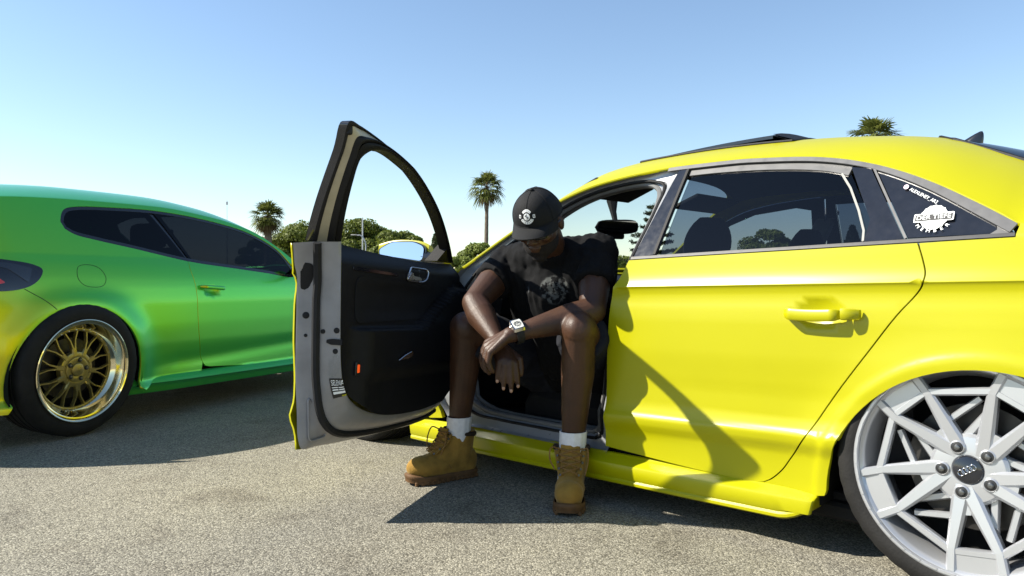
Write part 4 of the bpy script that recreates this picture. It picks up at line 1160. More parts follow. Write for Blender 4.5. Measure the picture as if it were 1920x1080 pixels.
def sedan_wheel(loc, mir=False, name='wheel'):
    w = empty(name, loc, 0, car)
    if mir: w.rotation_euler = (R(4), 0, PI)
    else: w.rotation_euler = (R(4), 0, 0)        # top leans in
    v, f = tyre_geo(.243, .3095, .225); Geo().add([(x, y - .108, z) for x, y, z in v], f).obj('tyre', M['tyre'], w, sharp=50)
    prof = [(.236, -.22), (.226, -.10), (.226, -.055), (.232, -.035), (.236, -.018), (.240, -.010), (.2465, -.004), (.2565, -.003), (.259, 0), (.259, .004), (.256, .006), (.251, .006), (.2485, .003), (.2465, -.008), (.250, -.02), (.250, -.21)]
    Geo().add(*lathe(prof, 96)).obj('rim_barrel', M['rim_silver'], w, sharp=30)
    # x of the wheel points forward (left in the picture): angles count from the rear, anticlockwise as seen
    w.scale = (1.03, 1, 1.03)
    def A(r, d): return (-r * math.cos(R(d)), r * math.sin(R(d)))
    g = Geo()
    lug0 = 42.4
    for i in range(5):
        L = lug0 + 72 * i
        b = A(.052, L)
        n1, n2 = L + 3, L + 33
        g.add(*bar(A(.040, L - 6), A(.200, n1), .042, .023, -.020, -.006, .030))
        g.add(*bar(A(.044, L + 8), A(.200, n2), .042, .023, -.020, -.006, .030))
        for nn in (n1, n2):
            g.add(*bar(A(.192, nn), A(.246, nn + (2 if nn == n1 else -2)),   .023, .024, -.0065, -.003, .022))
        g.add(*bar(A(.201, n1), A(.201, n2), .018, .018, -.008, -.008, .020))
        g.add(*bar(A(.201, n2), A(.201, n1 + 72), .020, .020, -.0075, -.0075, .022))
        g.add(*bar(A(.048, L + 3), A(.108, L + 13), .040, .020, -.0235, -.020, .026))
        # flat webs at the lip between the nodes
        for (a0, a1) in ((n1 - 1, n2 + 1),):
            vv = []; k = 8
            for j in range(k + 1):
                d = a0 + (a1 - a0) * j / k; vv += [(*A(.198, d),), (*A(.246, d),)]
            top_ = [(p[0], -.010, p[1]) for p in vv]; bot_ = [(p[0], -.024, p[1]) for p in vv]
            g.add(top_, [(2 * j, 2 * j + 1, 2 * j + 3, 2 * j + 2) for j in range(k)])
            g.add(top_ + bot_, [(2 * j, 2 * j + 2, 2 * j + 2 + 2 * k + 2, 2 * j + 2 * k + 2) for j in range(k)])
        # recessed minor spokes
        g.add(*bar(A(.165, n2 - 2), A(.070, n1 + 58), .017, .022, -.034, -.036, .016))
        g.add(*bar(A(.120, n1 - 1), A(.175, n1 - 34), .017, .017, -.032, -.030, .014))
    hub = [(.0001, -.022), (.033, -.022), (.036, -.020), (.046, -.020), (.078, -.023), (.086, -.030), (.088, -.055), (.0001, -.06)]
    g.add(*lathe(hub, 60))
    g.obj('spokes', M['rim_silver'], w, sharp=32)
    for j in range(40):                      # pads milled into the lip
        d = 9 * j
        g2 = Geo(); k = 3; vv = []
        for q in range(k + 1):
            dd = d + 5.4 * q / k
            vv += [(*A(.2495, dd),), (*A(.2550, dd),)]
        g2.add([(p[0], .0075, p[1]) for p in vv] + [(p[0], .004, p[1]) for p in vv], [(2 * q, 2 * q + 1, 2 * q + 3, 2 * q + 2) for q in range(k)] + [(2 * q, 2 * q + 2, 2 * q + 10, 2 * q + 8) for q in range(k)] + [(2 * q + 1, 2 * q + 9, 2 * q + 11, 2 * q + 3) for q in range(k)] + [(0, 8, 9, 1), (6, 7, 15, 14)])
        g2.obj('lip_pad', M['rim_silver'], w, smooth=False)
    for i in range(5):
        L = lug0 + 72 * i; c = A(.056, L)
        Geo().add([(x + c[0], y, z + c[1]) for x, y, z in lathe([(.0185, -.0195), (.0165, -.0165), (.0140, -.0150), (.0130, -.0165)], 20)[0]], lathe([(.0165, 0), (.0155, 0), (.0125, 0), (.0115, 0)], 20)[1]).obj('lug_seat', M['rim_silver'], w)
        Geo().add([(x + c[0], y, z + c[1]) for x, y, z in lathe([(.0001, -.0155), (.011, -.0155), (.0135, -.0165)], 20)[0]], lathe([(.0001, 0), (.009, 0), (.012, 0)], 20)[1]).obj('lug_hole', M['black_print'], w)
        Geo().add([(x + c[0], y, z + c[1]) for x, y, z in lathe([(.0001, -.0105), (.0050, -.011), (.0068, -.0125), (.0075, -.016), (.0075, -.03)], 12)[0]], lathe([(.0001, 0), (.006, 0), (.008, 0), (.009, 0), (.009, 0)], 12)[1]).obj('lug_bolt', M['lug'], w, sharp=30)
    Geo().add(*lathe([(.0001, -.0115), (.020, -.0125), (.031, -.0155), (.0335, -.019), (.0335, -.03)], 40)).obj('centre_cap', M['black_gloss'], w)
    g = Geo(); tilt = R(34)
    for i in range(4):
        cx = (i - 1.5) * .0098
        path = []
        for q in range(20):
            a = 2 * PI * q / 20
            x, z = cx + .0068 * math.cos(a), .0068 * math.sin(a)
            xr, zr = x * math.cos(tilt) - z * math.sin(tilt), x * math.sin(tilt) + z * math.cos(tilt)
            path.append((-xr, -.0105, zr))
        g.add(*tube(path, .0011, 6, True))
    g.obj('cap_emblem', M['chrome'], w)
    Geo().add(*lathe([(.05, -.10), (.155, -.10), (.157, -.104), (.157, -.118), (.155, -.122), (.05, -.122)], 60)).obj('brake_disc', M['brake'], w)
    cal = corners([pol(.165, 150), pol(.165, 205), pol(.115, 200), pol(.115, 155)], .01, 3)
    Geo().add(*prism(cal, -.155, -.070)).obj('brake_caliper', M['brake'], w, smooth=False)
    Geo().add(*lathe([(.236, -.2), (.0001, -.2)], 40)).obj('wheel_back', M['dark'], w)
    return w
sedan_wheel((.008, -.022, .311)); sedan_wheel((2.637, -.022, .311))
sedan_wheel((0, -YW + .022, .311), True); sedan_wheel((2.637, -YW + .022, .311), True)

# ---- underbody and interior
g = Geo()
g.add(*rbox((1.25, -YW / 2, .115), (2.0, 1.50, .05), .01, 1))
g.add(*rbox((-.60, -YW / 2, .30), (.5, 1.3, .3), .05, 2)); g.add(*rbox((2.75, -YW / 2, .35), (.8, .9, .35), .05, 2))
g.obj('underbody', M['dark'], car, smooth=False)
g = Geo().add(*rbox((1.25, -YW / 2, .155), (2.0, 1.46, .03), .005, 1)); g.obj('floor_carpet', M['seat'], car, smooth=False)
g = Geo().add(*rbox((1.55, -.165, .19), (.95, .10, .08), .015, 2)); g.obj('sill_cover', M['plastic'], car)
# headliner follows the roof
panel('headliner', roof_off(-.035), [(1.36, .16), (1.34, 1.0), (1.36, 1.84), (.9, 1.88), (.4, 1.86), (.22, 1.6), (.2, 1.0), (.22, .4), (.4, .14), (.9, .12)], M['headliner'], car, step=.08, vstep=.08, flip=False, flange=0)
# dashboard
dash = [(2.28, .80), (1.98, .815), (1.84, .79), (1.78, .735), (1.80, .64), (1.88, .55), (1.95, .42), (2.0, .2), (2.28, .2)]
v, f = prism(dash, -.16, -YW + .16); Geo().add(v, f).obj('dashboard', M['plastic'], car, smooth=False)
v, f = prism([(1.90, .52), (1.30, .42), (1.0, .45), (.9, .38), (.9, .15), (1.9, .15)], -.76, -.97); Geo().add(v, f).obj('centre_console', M['plastic'], car, smooth=False)
# steering wheel
sw = empty('steering_wheel', (1.70, -.44, .70), 0, car); sw.rotation_euler = (0, R(-24), 0)
Geo().add(*tube([(0, .185 * math.cos(a), .185 * math.sin(a)) for a in np.linspace(0, 2 * PI, 40)[:-1]], .016, 10, True)).obj('wheel_ring', M['plastic2'], sw)
g = Geo().add(*rbox((.01, 0, 0), (.05, .13, .12), .03, 3)); g.add(*rbox((.01, 0, 0), (.02, .34, .03), .008, 2)); g.add(*rbox((.01, 0, -.09), (.02, .03, .16), .008, 2)); g.obj('wheel_hub', M['plastic'], sw)
# seats
def seat(y, name='front_seat'):
    s_ = empty(name, (1.20, y, .17), 0, car)
    rows = []
    for i in range(12):
        t = i / 11; x = .46 - .50 * t
        z = .155 - .03 * t + (.02 if i else -.02)
        r = []
        for a in np.linspace(-1, 1, 15):
            edge = .040 * max(0, (abs(a) - .55) / .45) ** 1.5 if abs(a) < .93 else -.03
            r.append((x, a * .26, z + edge))
        r = [(x, -.26, .02)] + r + [(x, .26, .02)]
        rows.append(r)
    v, f = loft(rows); f.append(tuple(range(17))); Geo().add(v, f).obj('cushion', M['seat'], s_)
    rows = []
    for i in range(18):
        t = i / 17; z = .10 + .56 * t; x = -.02 - .20 * t
        wd = .25 * (1 - .28 * max(0, (t - .45) / .55) ** 1.5)
        sec = []
        for a in np.linspace(0, 2 * PI, 21)[:-1]:
            ca, sa = math.cos(a), math.sin(a)
            fr = .055 + .035 * max(0, abs(sa) - .5)
            sec.append((x + (fr if ca > 0 else .05) * math.copysign(abs(ca) ** .6, ca), wd * math.copysign(abs(sa) ** .75, sa), z))
        rows.append(sec)
    v, f = loft(rows, False, True); f.append(tuple(range(20))); f.append(tuple(17 * 20 + i for i in range(20))); Geo().add(v, f).obj('backrest', M['seat'], s_)
    rows = []
    for i in range(10):
        t = i / 9; z = .655 + .19 * t; x = -.225 - .03 * t; k = math.sin(PI * (.12 + .80 * t)) ** .5
        rows.append([(x + .055 * k * math.cos(a), .135 * k * math.copysign(abs(math.sin(a)) ** .7, math.sin(a)), z) for a in np.linspace(0, 2 * PI, 17)[:-1]])
    v, f = loft(rows, False, True); f.append(tuple(range(16))); f.append(tuple(9 * 16 + i for i in range(16))); Geo().add(v, f).obj('headrest', M['seat'], s_)
    return s_
seat(-.43); seat(-1.29)
g = Geo().add(*rbox((.55, -YW / 2, .30), (.52, 1.26, .22), .05, 3)); g.add(*rbox((.22, -YW / 2, .56), (.16, 1.22, .55), .06, 3, Matrix.Rotation(R(-20), 3, 'Y'))); g.obj('rear_bench', M['seat'], car)
for yy in (-.45, -1.27):
    Geo().add(*rbox((.10, yy, .93), (.09, .25, .16), .045, 3, Matrix.Rotation(R(-15), 3, 'Y'))).obj('rear_headrest', M['seat'], car)
Geo().add(*rbox((-.10, -YW / 2, .84), (.5, 1.3, .03), .01, 1)).obj('parcel_shelf', M['plastic2'], car)
for mir in (0, 1):
    y0_ = -.135 if not mir else -YW + .135
    Geo().add(*rbox((.60, y0_ + (.0), .56), (.88, .03, .58), .01, 1)).obj('rear_door_trim', M['plastic'], car, smooth=False)
Geo().add(*rbox((1.55, -YW + .135, .54), (.9, .03, .58), .01, 1)).obj('front_door_trim', M['plastic'], car, smooth=False)
# pale B-pillar trim on the far side
Geo().add(*rbox((1.00, -YW + .20, 1.0), (.09, .03, .30), .012, 2, Matrix.Rotation(R(-14), 3, 'Y') @ Matrix.Rotation(R(26), 3, 'X'))).obj('pillar_trim', M['pale_trim'], car)
# rear-view mirror and sun visors
mm = empty('rear_view_mirror', (1.70, -.86, 1.045), 0, car); mm.rotation_euler = (0, R(-6), R(-27))
rows = []
for i in range(13):
    t = -1 + 2 * i / 12; k = (1 - abs(t) ** 4) ** .35 if abs(t) < 1 else .02
    rows.append([(.012 + .026 * k * math.cos(a) * (1.0 if math.cos(a) > 0 else .45), .118 * t, .036 * k * math.copysign(abs(math.sin(a)) ** .8, math.sin(a)) - .004 * t) for a in np.linspace(0, 2 * PI, 17)[:-1]])
v, f = loft(rows, False, True); f.append(tuple(range(16))); f.append(tuple(12 * 16 + i for i in range(16))); Geo().add(v, f).obj('mirror_shell', M['plastic'], mm)
mo2 = corners([(-.108, -.026), (.108, -.030), (.108, .028), (-.108, .030)], .024, 5)
Geo().add([(-.0015, p[0], p[1]) for p in mo2], [tuple(range(len(mo2)))]).obj('mirror_glass', M['mirror'], mm, smooth=False)
Geo().add(*rbox((.03, 0, -.045), (.04, .09, .03), .01, 2)).obj('mirror_sensor', M['plastic'], mm)
Geo().add(*tube([(.03, 0, .02), (.06, 0, .07), (.08, 0, .13)], [.012, .016, .03], 8)).obj('mirror_stalk', M['plastic'], mm)
for yy in (-.48, -1.24):
    Geo().add(*rbox((1.44, yy, 1.165), (.15, .40, .018), .007, 2, Matrix.Rotation(R(20), 3, 'Y'))).obj('sun_visor', M['headliner'], car)

# ================================================================== GREEN COUPE
GK = [(.02, -.14), (.06, -.10), (.10, -.055), (.13, -.02), (.16, -.010), (.19, -.012), (.215, -.028), (.24, -.040), (.28, -.038), (.33, -.032), (.38, -.026), (.45, -.016), (.55, -.010), (.65, -.010), (.74, -.018), (.79, -.028), (.81, -.034), (.86, -.055), (.92, -.09)]
_gk = pchip([k[0] for k in GK], [k[1] for k in GK])
GWID = 1.74
def Wg(s, h):
    s = np.asarray(s, float); h = np.asarray(h, float)
    up = np.maximum(0, h - .92)
    w = _gk(np.minimum(h, .92)) - .42 * up - .25 * up ** 2
    w = w - .02 * ((s - 1.2) / 1.25) ** 2 - .45 * np.maximum(-.25 - s, 0) ** 2 - .08 * np.maximum(s - 2.3, 0) ** 2
    for c in (0.0, 2.578):
        r = np.hypot(s - c, h - .30)
        fade = np.where(h < .68, 1, np.exp(-((h - .68) / .07) ** 2))
        w = w + .034 * np.exp(-(np.maximum(r - .365, 0) / .085) ** 2) * fade
    # scallop pressed into the lower door
    w = w - .010 * np.exp(-((h - .33 - .03 * (s - 1)) / .045) ** 2) * np.clip((s - .42) / .25, 0, 1)
    # bowl behind the handle
    q = ((s - .90) / .07) ** 2 + ((h - .722) / .036) ** 2
    w = w - .014 * np.where(q < 1, np.maximum(1 - q, 0) ** 1.3, 0)
    return w
def gnear(off=0.0): return lambda s, h: np.stack([np.asarray(s, float), -(Wg(s, h) + off), np.asarray(h, float)], 1)
def gfar(off=0.0): return lambda s, h: np.stack([np.asarray(s, float), GWID + Wg(s, h) + off, np.asarray(h, float)], 1)
GE = [(-.74, .90), (-.66, 1.03), (-.55, 1.115), (-.4, 1.168), (-.16, 1.200), (.1, 1.215), (.34, 1.223), (.712, 1.230), (1.128, 1.199), (1.448, 1.139), (1.668, 1.035), (1.80, .945), (1.90, .875), (2.1, .83), (2.5, .79), (2.9, .72), (3.2, .6)]
GC = [(-.74, .94), (-.66, 1.10), (-.55, 1.18), (-.4, 1.24), (-.16, 1.285), (.3, 1.322), (.8, 1.330), (1.15, 1.305), (1.35, 1.265), (1.5, 1.21), (1.8, 1.07), (2.1, .93), (2.2, .89), (2.5, .86), (2.9, .78), (3.2, .64)]
gE = pchip([p[0] for p in GE], [p[1] for p in GE]); gC = pchip([p[0] for p in GC], [p[1] for p in GC])
gPow = pchip([-.8, -.3, 1.3, 1.7, 2.0, 3.2], [3, 3.6, 3.6, 2.6, 2.2, 2.2])
def groof(s, v):
    s = np.asarray(s, float); v = np.asarray(v, float)
    t = np.where(v > 1, 2 - v, v); tt = np.clip(t, 0, 1)
    hE, hC = gE(s), gC(s); wE = Wg(s, hE)
    w = wE + (-GWID / 2 - wE) * t
    h = hE + (hC - hE) * (1 - (1 - tt) ** gPow(s)) + np.minimum(t, 0) * .6
    y = np.where(v > 1, GWID + w, -w)
    return np.stack([s, y, h], 1)
def groof_off(off):
    def S(s, v):
        e = .002; P = groof(s, v); N = np.cross(groof(s + e, v) - groof(s - e, v), groof(s, v + e) - groof(s, v - e))
        return P + N / np.linalg.norm(N, axis=1)[:, None] * off
    return S
gcar = empty('green_coupe', (-2.15531, 3.75, 0), R(69))
tag(gcar, 'metallic green coupe with gold mesh wheels and dark windows, parked at left', 'car')
W_TOP = [(.023, 1.09), (.047, 1.134), (.08, 1.163), (.141, 1.180), (.34, 1.196), (.712, 1.206), (1.128, 1.174), (1.448, 1.114), (1.668, 1.010), (1.752, .92)]
W_BOT = [(1.775, .835), (1.714, .815), (1.448, .841), (1.15, .868), (.779, .904), (.413, .966), (.193, 1.002), (.078, 1.026), (.034, 1.052)]
w_top, w_bot = catmull(W_TOP, 5), catmull(W_BOT, 5)
GA = (0.0, .30, .362)
garch = [(GA[0] + GA[2] * math.cos(R(a)), GA[1] + GA[2] * math.sin(R(a))) for a in np.linspace(196, -15, 48)]
D_CUT = [(.779, .903), (.768, .855), (.772, .80), (.778, .743), (.782, .65), (.786, .551), (.798, .46), (.817, .387), (.835, .33), (.855, .29)]
d_cut = catmull(D_CUT, 3)
side = [(s, float(gE(s))) for s in np.linspace(1.93, -.72, 60)] + [(-.76, .80), (-.79, .6), (-.78, .42), (-.74, .28), (-.60, .19), (-.45, .17), (-.37, .17)] + garch + [(.38, .185), (.45, .215), (.60, .238), (.84, .238)] \
    + [(p[0] - .0045, p[1]) for p in d_cut[::-1]] + [p for p in w_bot if p[0] < .775] + w_top + [(1.80, .875), (1.85, .85)]
GROWS = [(lambda us, k=k: np.full_like(us, k)) for k in list(np.arange(.03, .95, .016)) + list(np.arange(.955, 1.3, .03))]
body_side = panel('body_side', gnear(), side, M['green'], gcar, step=.025, rows=GROWS, flange=.014, edge=.016)
panel('body_side', gfar(), side, M['green'], gcar, step=.06, rows=GROWS[::2], flip=True, flange=.014, edge=.03)
gdoor_out = d_cut + [np.array(p) for p in ((.875, .266), (.91, .258), (1.2, .238), (1.7, .207), (1.92, .20), (1.97, .35), (1.97, .6), (1.93, .78), (1.86, .832))] + [p + np.array((0, -.001)) for p in w_bot if p[0] > .80]
gdoor = panel('door', gnear(), gdoor_out, M['green'], gcar, step=.025, rows=GROWS, flange=.014, edge=.016)
panel('door', gfar(), gdoor_out, M['green'], gcar, step=.06, rows=GROWS[::2], flip=True, flange=.014, edge=.03)
gf = [(1.975, .83)] + [(s, float(gE(s)) - .003) for s in (2.1, 2.4, 2.7, 3.0, 3.15)] + [(3.2, .5), (3.12, .3), (2.97, .2)] + [(GA[0] + 2.578 + GA[2] * math.cos(R(a)), GA[1] + GA[2] * math.sin(R(a))) for a in np.linspace(-15, 195, 30)] + [(2.1, .18), (1.93, .19), (1.98, .35), (1.98, .6)]
for S, fl in ((gnear, False), (gfar, True)):
    panel('front_fender', S(), gf, M['green'], gcar, step=.05, rows=GROWS[::2], flip=fl, flange=.014, edge=.03)
# sill blade
for mir in (0, 1):
    rows = []
    for s in np.linspace(.335, 2.2, 50):
        e = min(1, (s - .335) / .10)
        dz = -.012 * (s - .3)
        r = []
        for (w, h) in ((-.050, .252), (-.030, .243), (-.004, .222), (.004, .214), (-.006, .206), (-.024, .188), (-.030, .172), (-.040, .158), (-.075, .15), (-.16, .15)):
            y = -(w * 1.0 - .030 * max(0, 1 - (s - .335) / .30) ** 1.5 - .002 - .02 * ((s - 1.2) / 1.25) ** 2)
            if mir: y = GWID - y
            r.append((s, y, h + dz))
        rows.append(r if mir else r[::-1])
    v, f = loft(rows); k = 10; f.append(tuple(range(k))); f.append(tuple(49 * k + i for i in range(k)))
    Geo().add(v, f).obj('sill', M['green'], gcar, sharp=30)
# roof, windscreen, tailgate window, bonnet
g_out = [(s, 0.0) for s in np.linspace(-.72, 1.95, 70)] + [(2.05, .3), (2.17, .7), (2.2, 1.0), (2.17, 1.3), (2.05, 1.7)] + [(s, 2.0) for s in np.linspace(1.95, -.72, 70)] + [(-.73, 1.0)]
gws = [(1.50, .15), (1.40, .25), (1.36, .6), (1.35, 1.0), (1.36, 1.4), (1.40, 1.75), (1.50, 1.85), (1.7, 1.87), (1.92, 1.86), (2.03, 1.65), (2.13, 1.3), (2.15, 1.0), (2.13, .7), (2.03, .35), (1.92, .14), (1.7, .13)]
grw = [(-.42, .30), (-.40, 1.0), (-.42, 1.70), (-.52, 1.75), (-.66, 1.72), (-.68, 1.0), (-.66, .28), (-.52, .25)]
panel('roof', groof, g_out, M['green'], gcar, holes=[gws, grw], step=.035, vstep=.04, flange=.012, edge=.03)
panel('windscreen', groof_off(-.004), gws, M['clear'], gcar, step=.06, vstep=.08, flange=0, edge=.04)
panel('rear_window', groof_off(-.004), grw, M['tint_dark'], gcar, step=.06, vstep=.08, flange=0, edge=.04)
panel('bonnet', groof, [(2.0, .03), (2.06, .3), (2.18, .7), (2.21, 1.0), (2.18, 1.3), (2.06, 1.7), (2.0, 1.97), (2.9, 1.95), (3.1, 1.6), (3.15, 1.0), (3.1, .4), (2.9, .05)], M['green'], gcar, step=.07, vstep=.08)
# windows: black surround, glass
def ring(poly, d):
    P = np.array(poly); out = []
    n = len(P); area = 0.5 * sum(P[i][0] * P[(i + 1) % n][1] - P[(i + 1) % n][0] * P[i][1] for i in range(n)); sg = 1 if area > 0 else -1
    for i in range(n):
        t = P[(i + 1) % n] - P[i - 1]; nn = np.array((-t[1], t[0])) * sg; nn /= max(1e-9, np.linalg.norm(nn)); out.append(P[i] + nn * d)
    return out
win = w_top[:-1] + w_bot
for S, fl in ((gnear, False), (gfar, True)):
    hole = ring(win, .020)
    panel('window_surround', S(-.006), win, M['black_gloss'], gcar, holes=[hole], step=.05, vstep=.05, flip=fl, flange=.004, edge=.014)
    qg = [p for p in hole if p[0] < .735]
    # split the glass at the B-pillar
    topB = [p for p in hole[:len(w_top) - 1] if p[0] < .60]; botB = [p for p in hole[len(w_top) - 1:] if p[0] < .765]
    panel('quarter_window', S(-.008), topB + [np.array((.62, 1.19)), np.array((.775, .905 + .02))] + botB, M['tint_dark'], gcar, step=.08, vstep=.08, flip=fl, flange=0, edge=.03)
    topF = [p for p in hole[:len(w_top) - 1] if p[0] > .68]; botF = [p for p in hole[len(w_top) - 1:] if p[0] > .81]
    panel('door_glass', S(-.010), [np.array((.66, 1.187))] + topF + botF + [np.array((.80, .922))], M['tint2'] if 'tint2' in M else M['tint_dark'], gcar, step=.08, vstep=.08, flip=fl, flange=0, edge=.03)
    panel('window_post', S(-.016), [(.58, 1.196), (.70, 1.196), (.835, .905), (.745, .915)], M['black_gloss'], gcar, step=.08, vstep=.08, flip=fl, flange=.01)
# handle
rows = []
for i in range(19):
    t = i / 18; s = .80 + .20 * t; e = min(1, math.sin(PI * t) * 2.4) if 0 < t < 1 else 0
    out = float(Wg(.62, .735)) + .004 + .030 * e ** .6; hz = .752 - .014 * t
    rows.append([(s, -(out + .009 * math.cos(a)), hz + .0125 * (.6 + .4 * e) * math.copysign(abs(math.sin(a)) ** .8, math.sin(a))) for a in np.linspace(0, 2 * PI, 13)[:-1]])
v, f = loft(rows, False, True); f.append(tuple(range(12))); f.append(tuple(18 * 12 + i for i in range(12))[::-1])
Geo().add(v, f).obj('handle', M['green'], gdoor)
# fuel flap groove, bumper seam
fl_p = catmull([(.012, .80), (.03, .855), (.09, .868), (.15, .850), (.172, .80), (.150, .762), (.09, .752), (.035, .765)], 5, True)
M['seam'] = principled('dark_shut_line', (.01, .02, .008), .8)
Geo().add(*tube([tuple(p) for p in gnear(.0002)(np.array([p[0] for p in fl_p]), np.array([p[1] for p in fl_p]))], .0014, 5, True)).obj('fuel_flap_seam', M['seam'], gcar)
sp_ = catmull([(-.27, .745), (-.20, .70), (-.141, .645)], 5)
Geo().add(*tube([tuple(p) for p in gnear(.0002)(np.array([p[0] for p in sp_]), np.array([p[1] for p in sp_]))], .0017, 5)).obj('bumper_seam', M['seam'], gcar)
# tail lamp wrapping round the flank
M['smoked'] = principled('smoked_lamp_lens', (.02, .024, .032), .1, 0, .5, .8, .03)
M['red_lens'] = principled('red_lamp_lens', (.55, .02, .01), .15, 0, .5, .8, .03)
tl = catmull([(-.62, .895), (-.45, .893), (-.30, .880), (-.20, .862), (-.165, .840), (-.185, .80), (-.23, .765), (-.30, .742), (-.42, .735), (-.62, .745)], 4, True)
tl_o = panel('tail_lamp', gnear(.004), tl, M['black_gloss'], gcar, step=.02, vstep=.02, flange=.012, edge=.012)
panel('lamp_lens', gnear(.0065), corners([(-.60, .878), (-.42, .876), (-.30, .866), (-.215, .845), (-.25, .775), (-.33, .84), (-.45, .868)], .01, 3), M['smoked'], tl_o, step=.02, vstep=.02, flange=.002)
panel('lamp_lens', gnear(.0065), corners([(-.60, .80), (-.42, .83), (-.352, .775), (-.40, .765), (-.60, .765)], .01, 3), M['red_lens'], tl_o, step=.02, vstep=.02, flange=.002)
# rear and front ends
def gend(name, s0, sgn, prof):
    rows = []
    for j in range(21):
        a = -1 + 2 * j / 20; y = GWID / 2 + a * .80; bow = .13 * abs(a) ** 3
        rows.append([(s0 - sgn * (bow + o), y, z) for o, z in prof])
    Geo().add(*loft(rows)).obj(name, M['green'], gcar)
gend('rear_bumper', -.86, -1, ((.10, .93), (.05, .80), (.02, .66), (.0, .5), (.01, .36), (.06, .22), (.2, .17)))
gend('front_bumper', 3.25, 1, ((.08, .62), (.0, .5), (.0, .3), (.05, .18), (.2, .15)))
# wheels
M['gold_face'] = principled('dark_gold_wheel_centre', (.34, .27, .09), .34, .75, .5, .2, .1, var=.08, var_scale=30, rough_var=.08)
M['lip'] = principled('polished_wheel_lip', (.80, .73, .50), .10, 1.0, .5, rough_var=.05, var_scale=14)  # gold tint painted in for the green and yellow the lip reflects
def coupe_wheel(loc, mir=False):
    w = empty('wheel', loc, 0, gcar); w.rotation_euler = (R(-4) if not mir else R(-4), 0, PI if not mir else 0)
    # local +y is the outer face
    v, f = tyre_geo(.243, .334, .235); Geo().add([(x, y - .115, z) for x, y, z in v], f).obj('tyre', M['tyre'], w, sharp=50)
    prof = [(.232, -.22), (.222, -.10), (.208, -.062), (.206, -.058), (.212, -.052), (.222, -.030), (.231, -.010), (.235, -.002), (.242, .001), (.256, .002), (.2588, .006), (.2588, .010), (.255, .012), (.249, .008), (.247, -.01), (.25, -.2)]
    Geo().add(*lathe(prof, 96)).obj('rim_lip', M['lip'], w, sharp=30)
    g = Geo()
    g.add(*lathe([(.192, -.072), (.194, -.060), (.204, -.0565), (.209, -.0575), (.209, -.075)], 80))
    for i in range(10):
        b = 36 * i + 9
        g.add(*bar(pol(.072, b), pol(.112, b), .030, .024, -.044, -.048, .022))
        for sg in (-1, 1):
            g.add(*bar(pol(.098, b + sg * 2.2), pol(.150, b + sg * 5.2), .0135, .0085, -.047, -.054, .020))
            g.add(*bar(pol(.148, b + sg * 5.1), pol(.200, b + sg * 10.5), .0085, .010, -.054, -.060, .018))
    g.add(*lathe([(.036, -.050), (.066, -.047), (.078, -.046), (.088, -.050), (.088, -.08)], 60))
    g.obj('mesh_spokes', M['gold_face'], w, sharp=32)
    Geo().add(*lathe([(.034, -.046), (.056, -.041), (.062, -.043), (.064, -.050)], 50)).obj('hub_ring', M['gold_face'], w)
    for i in range(5):
        c = pol(.050, 72 * i + 30)
        vv, ff = lathe([(.0001, -.038), (.011, -.0385), (.0125, -.041)], 16); Geo().add([(x + c[0], y, z + c[1]) for x, y, z in vv], ff).obj('lug_hole', M['black_print'], w)
        vv, ff = lathe([(.0001, -.034), (.006, -.035), (.0075, -.042)], 10); Geo().add([(x + c[0], y, z + c[1]) for x, y, z in vv], ff).obj('lug_bolt', M['lug'], w)
    Geo().add(*lathe([(.0001, -.034), (.026, -.035), (.031, -.037), (.034, -.042), (.034, -.06)], 40)).obj('centre_cap', M['gold_face'], w)
    for i in range(30):
        c = pol(.2005, 12 * i + 4); vv, ff = lathe([(.0001, -.0525), (.0022, -.053), (.0032, -.056), (.0032, -.06)], 8)
        Geo().add([(x + c[0], y, z + c[1]) for x, y, z in vv], ff).obj('rim_bolt', M['chrome'], w)
    Geo().add(*lathe([(.05, -.11), (.155, -.11), (.155, -.13), (.05, -.13)], 50)).obj('brake_disc', M['brake'], w)
    Geo().add(*lathe([(.23, -.19), (.0001, -.19)], 40)).obj('wheel_back', M['dark'], w)
for s in (0.0, 2.578):
    coupe_wheel((s, -.004, .334)); coupe_wheel((s, GWID + .004, .334), True)
# underbody, arch liners, dark cabin
g = Geo().add(*rbox((1.25, GWID / 2, .22), (1.8, 1.5, .12), .02, 1)); g.add(*rbox((-.5, GWID / 2, .3), (.4, 1.3, .22), .03, 1)); g.obj('underbody', M['dark'], gcar, smooth=False)
for c in (0.0, 2.578):
    for y0, y1 in ((.012, .42), (GWID - .012, GWID - .42)):
        rows = [[(c + .375 * math.cos(R(a)), y, .30 + .375 * math.sin(R(a))) for y in np.linspace(y0, y1, 4)] for a in np.linspace(-15, 195, 30)]
        Geo().add(*loft(rows)).obj('wheel_arch_liner', M['dark'], gcar)
panel('headliner', groof_off(-.04), [(1.32, .2), (1.3, 1.8), (-.35, 1.8), (-.35, .2)], M['headliner'], gcar, step=.1, vstep=.1, flip=True, flange=0)
for yy in (.38, GWID - .38):
    g = Geo().add(*rbox((1.15, yy, .45), (.5, .5, .16), .05, 2)); g.add(*rbox((.86, yy, .72), (.14, .46, .56), .06, 2, Matrix.Rotation(R(-18), 3, 'Y'))); g.add(*rbox((.76, yy, 1.06), (.09, .25, .16), .04, 2)); g.obj('front_seat', M['seat'], gcar)
g = Geo().add(*rbox((.1, GWID / 2, .62), (.5, 1.2, .5), .06, 2)); g.obj('rear_bench', M['seat'], gcar)
v, f = prism([(2.1, .82), (1.75, .82), (1.66, .74), (1.75, .5), (2.1, .3)], .14, GWID - .14); Geo().add(v, f).obj('dashboard', M['plastic'], gcar, smooth=False)
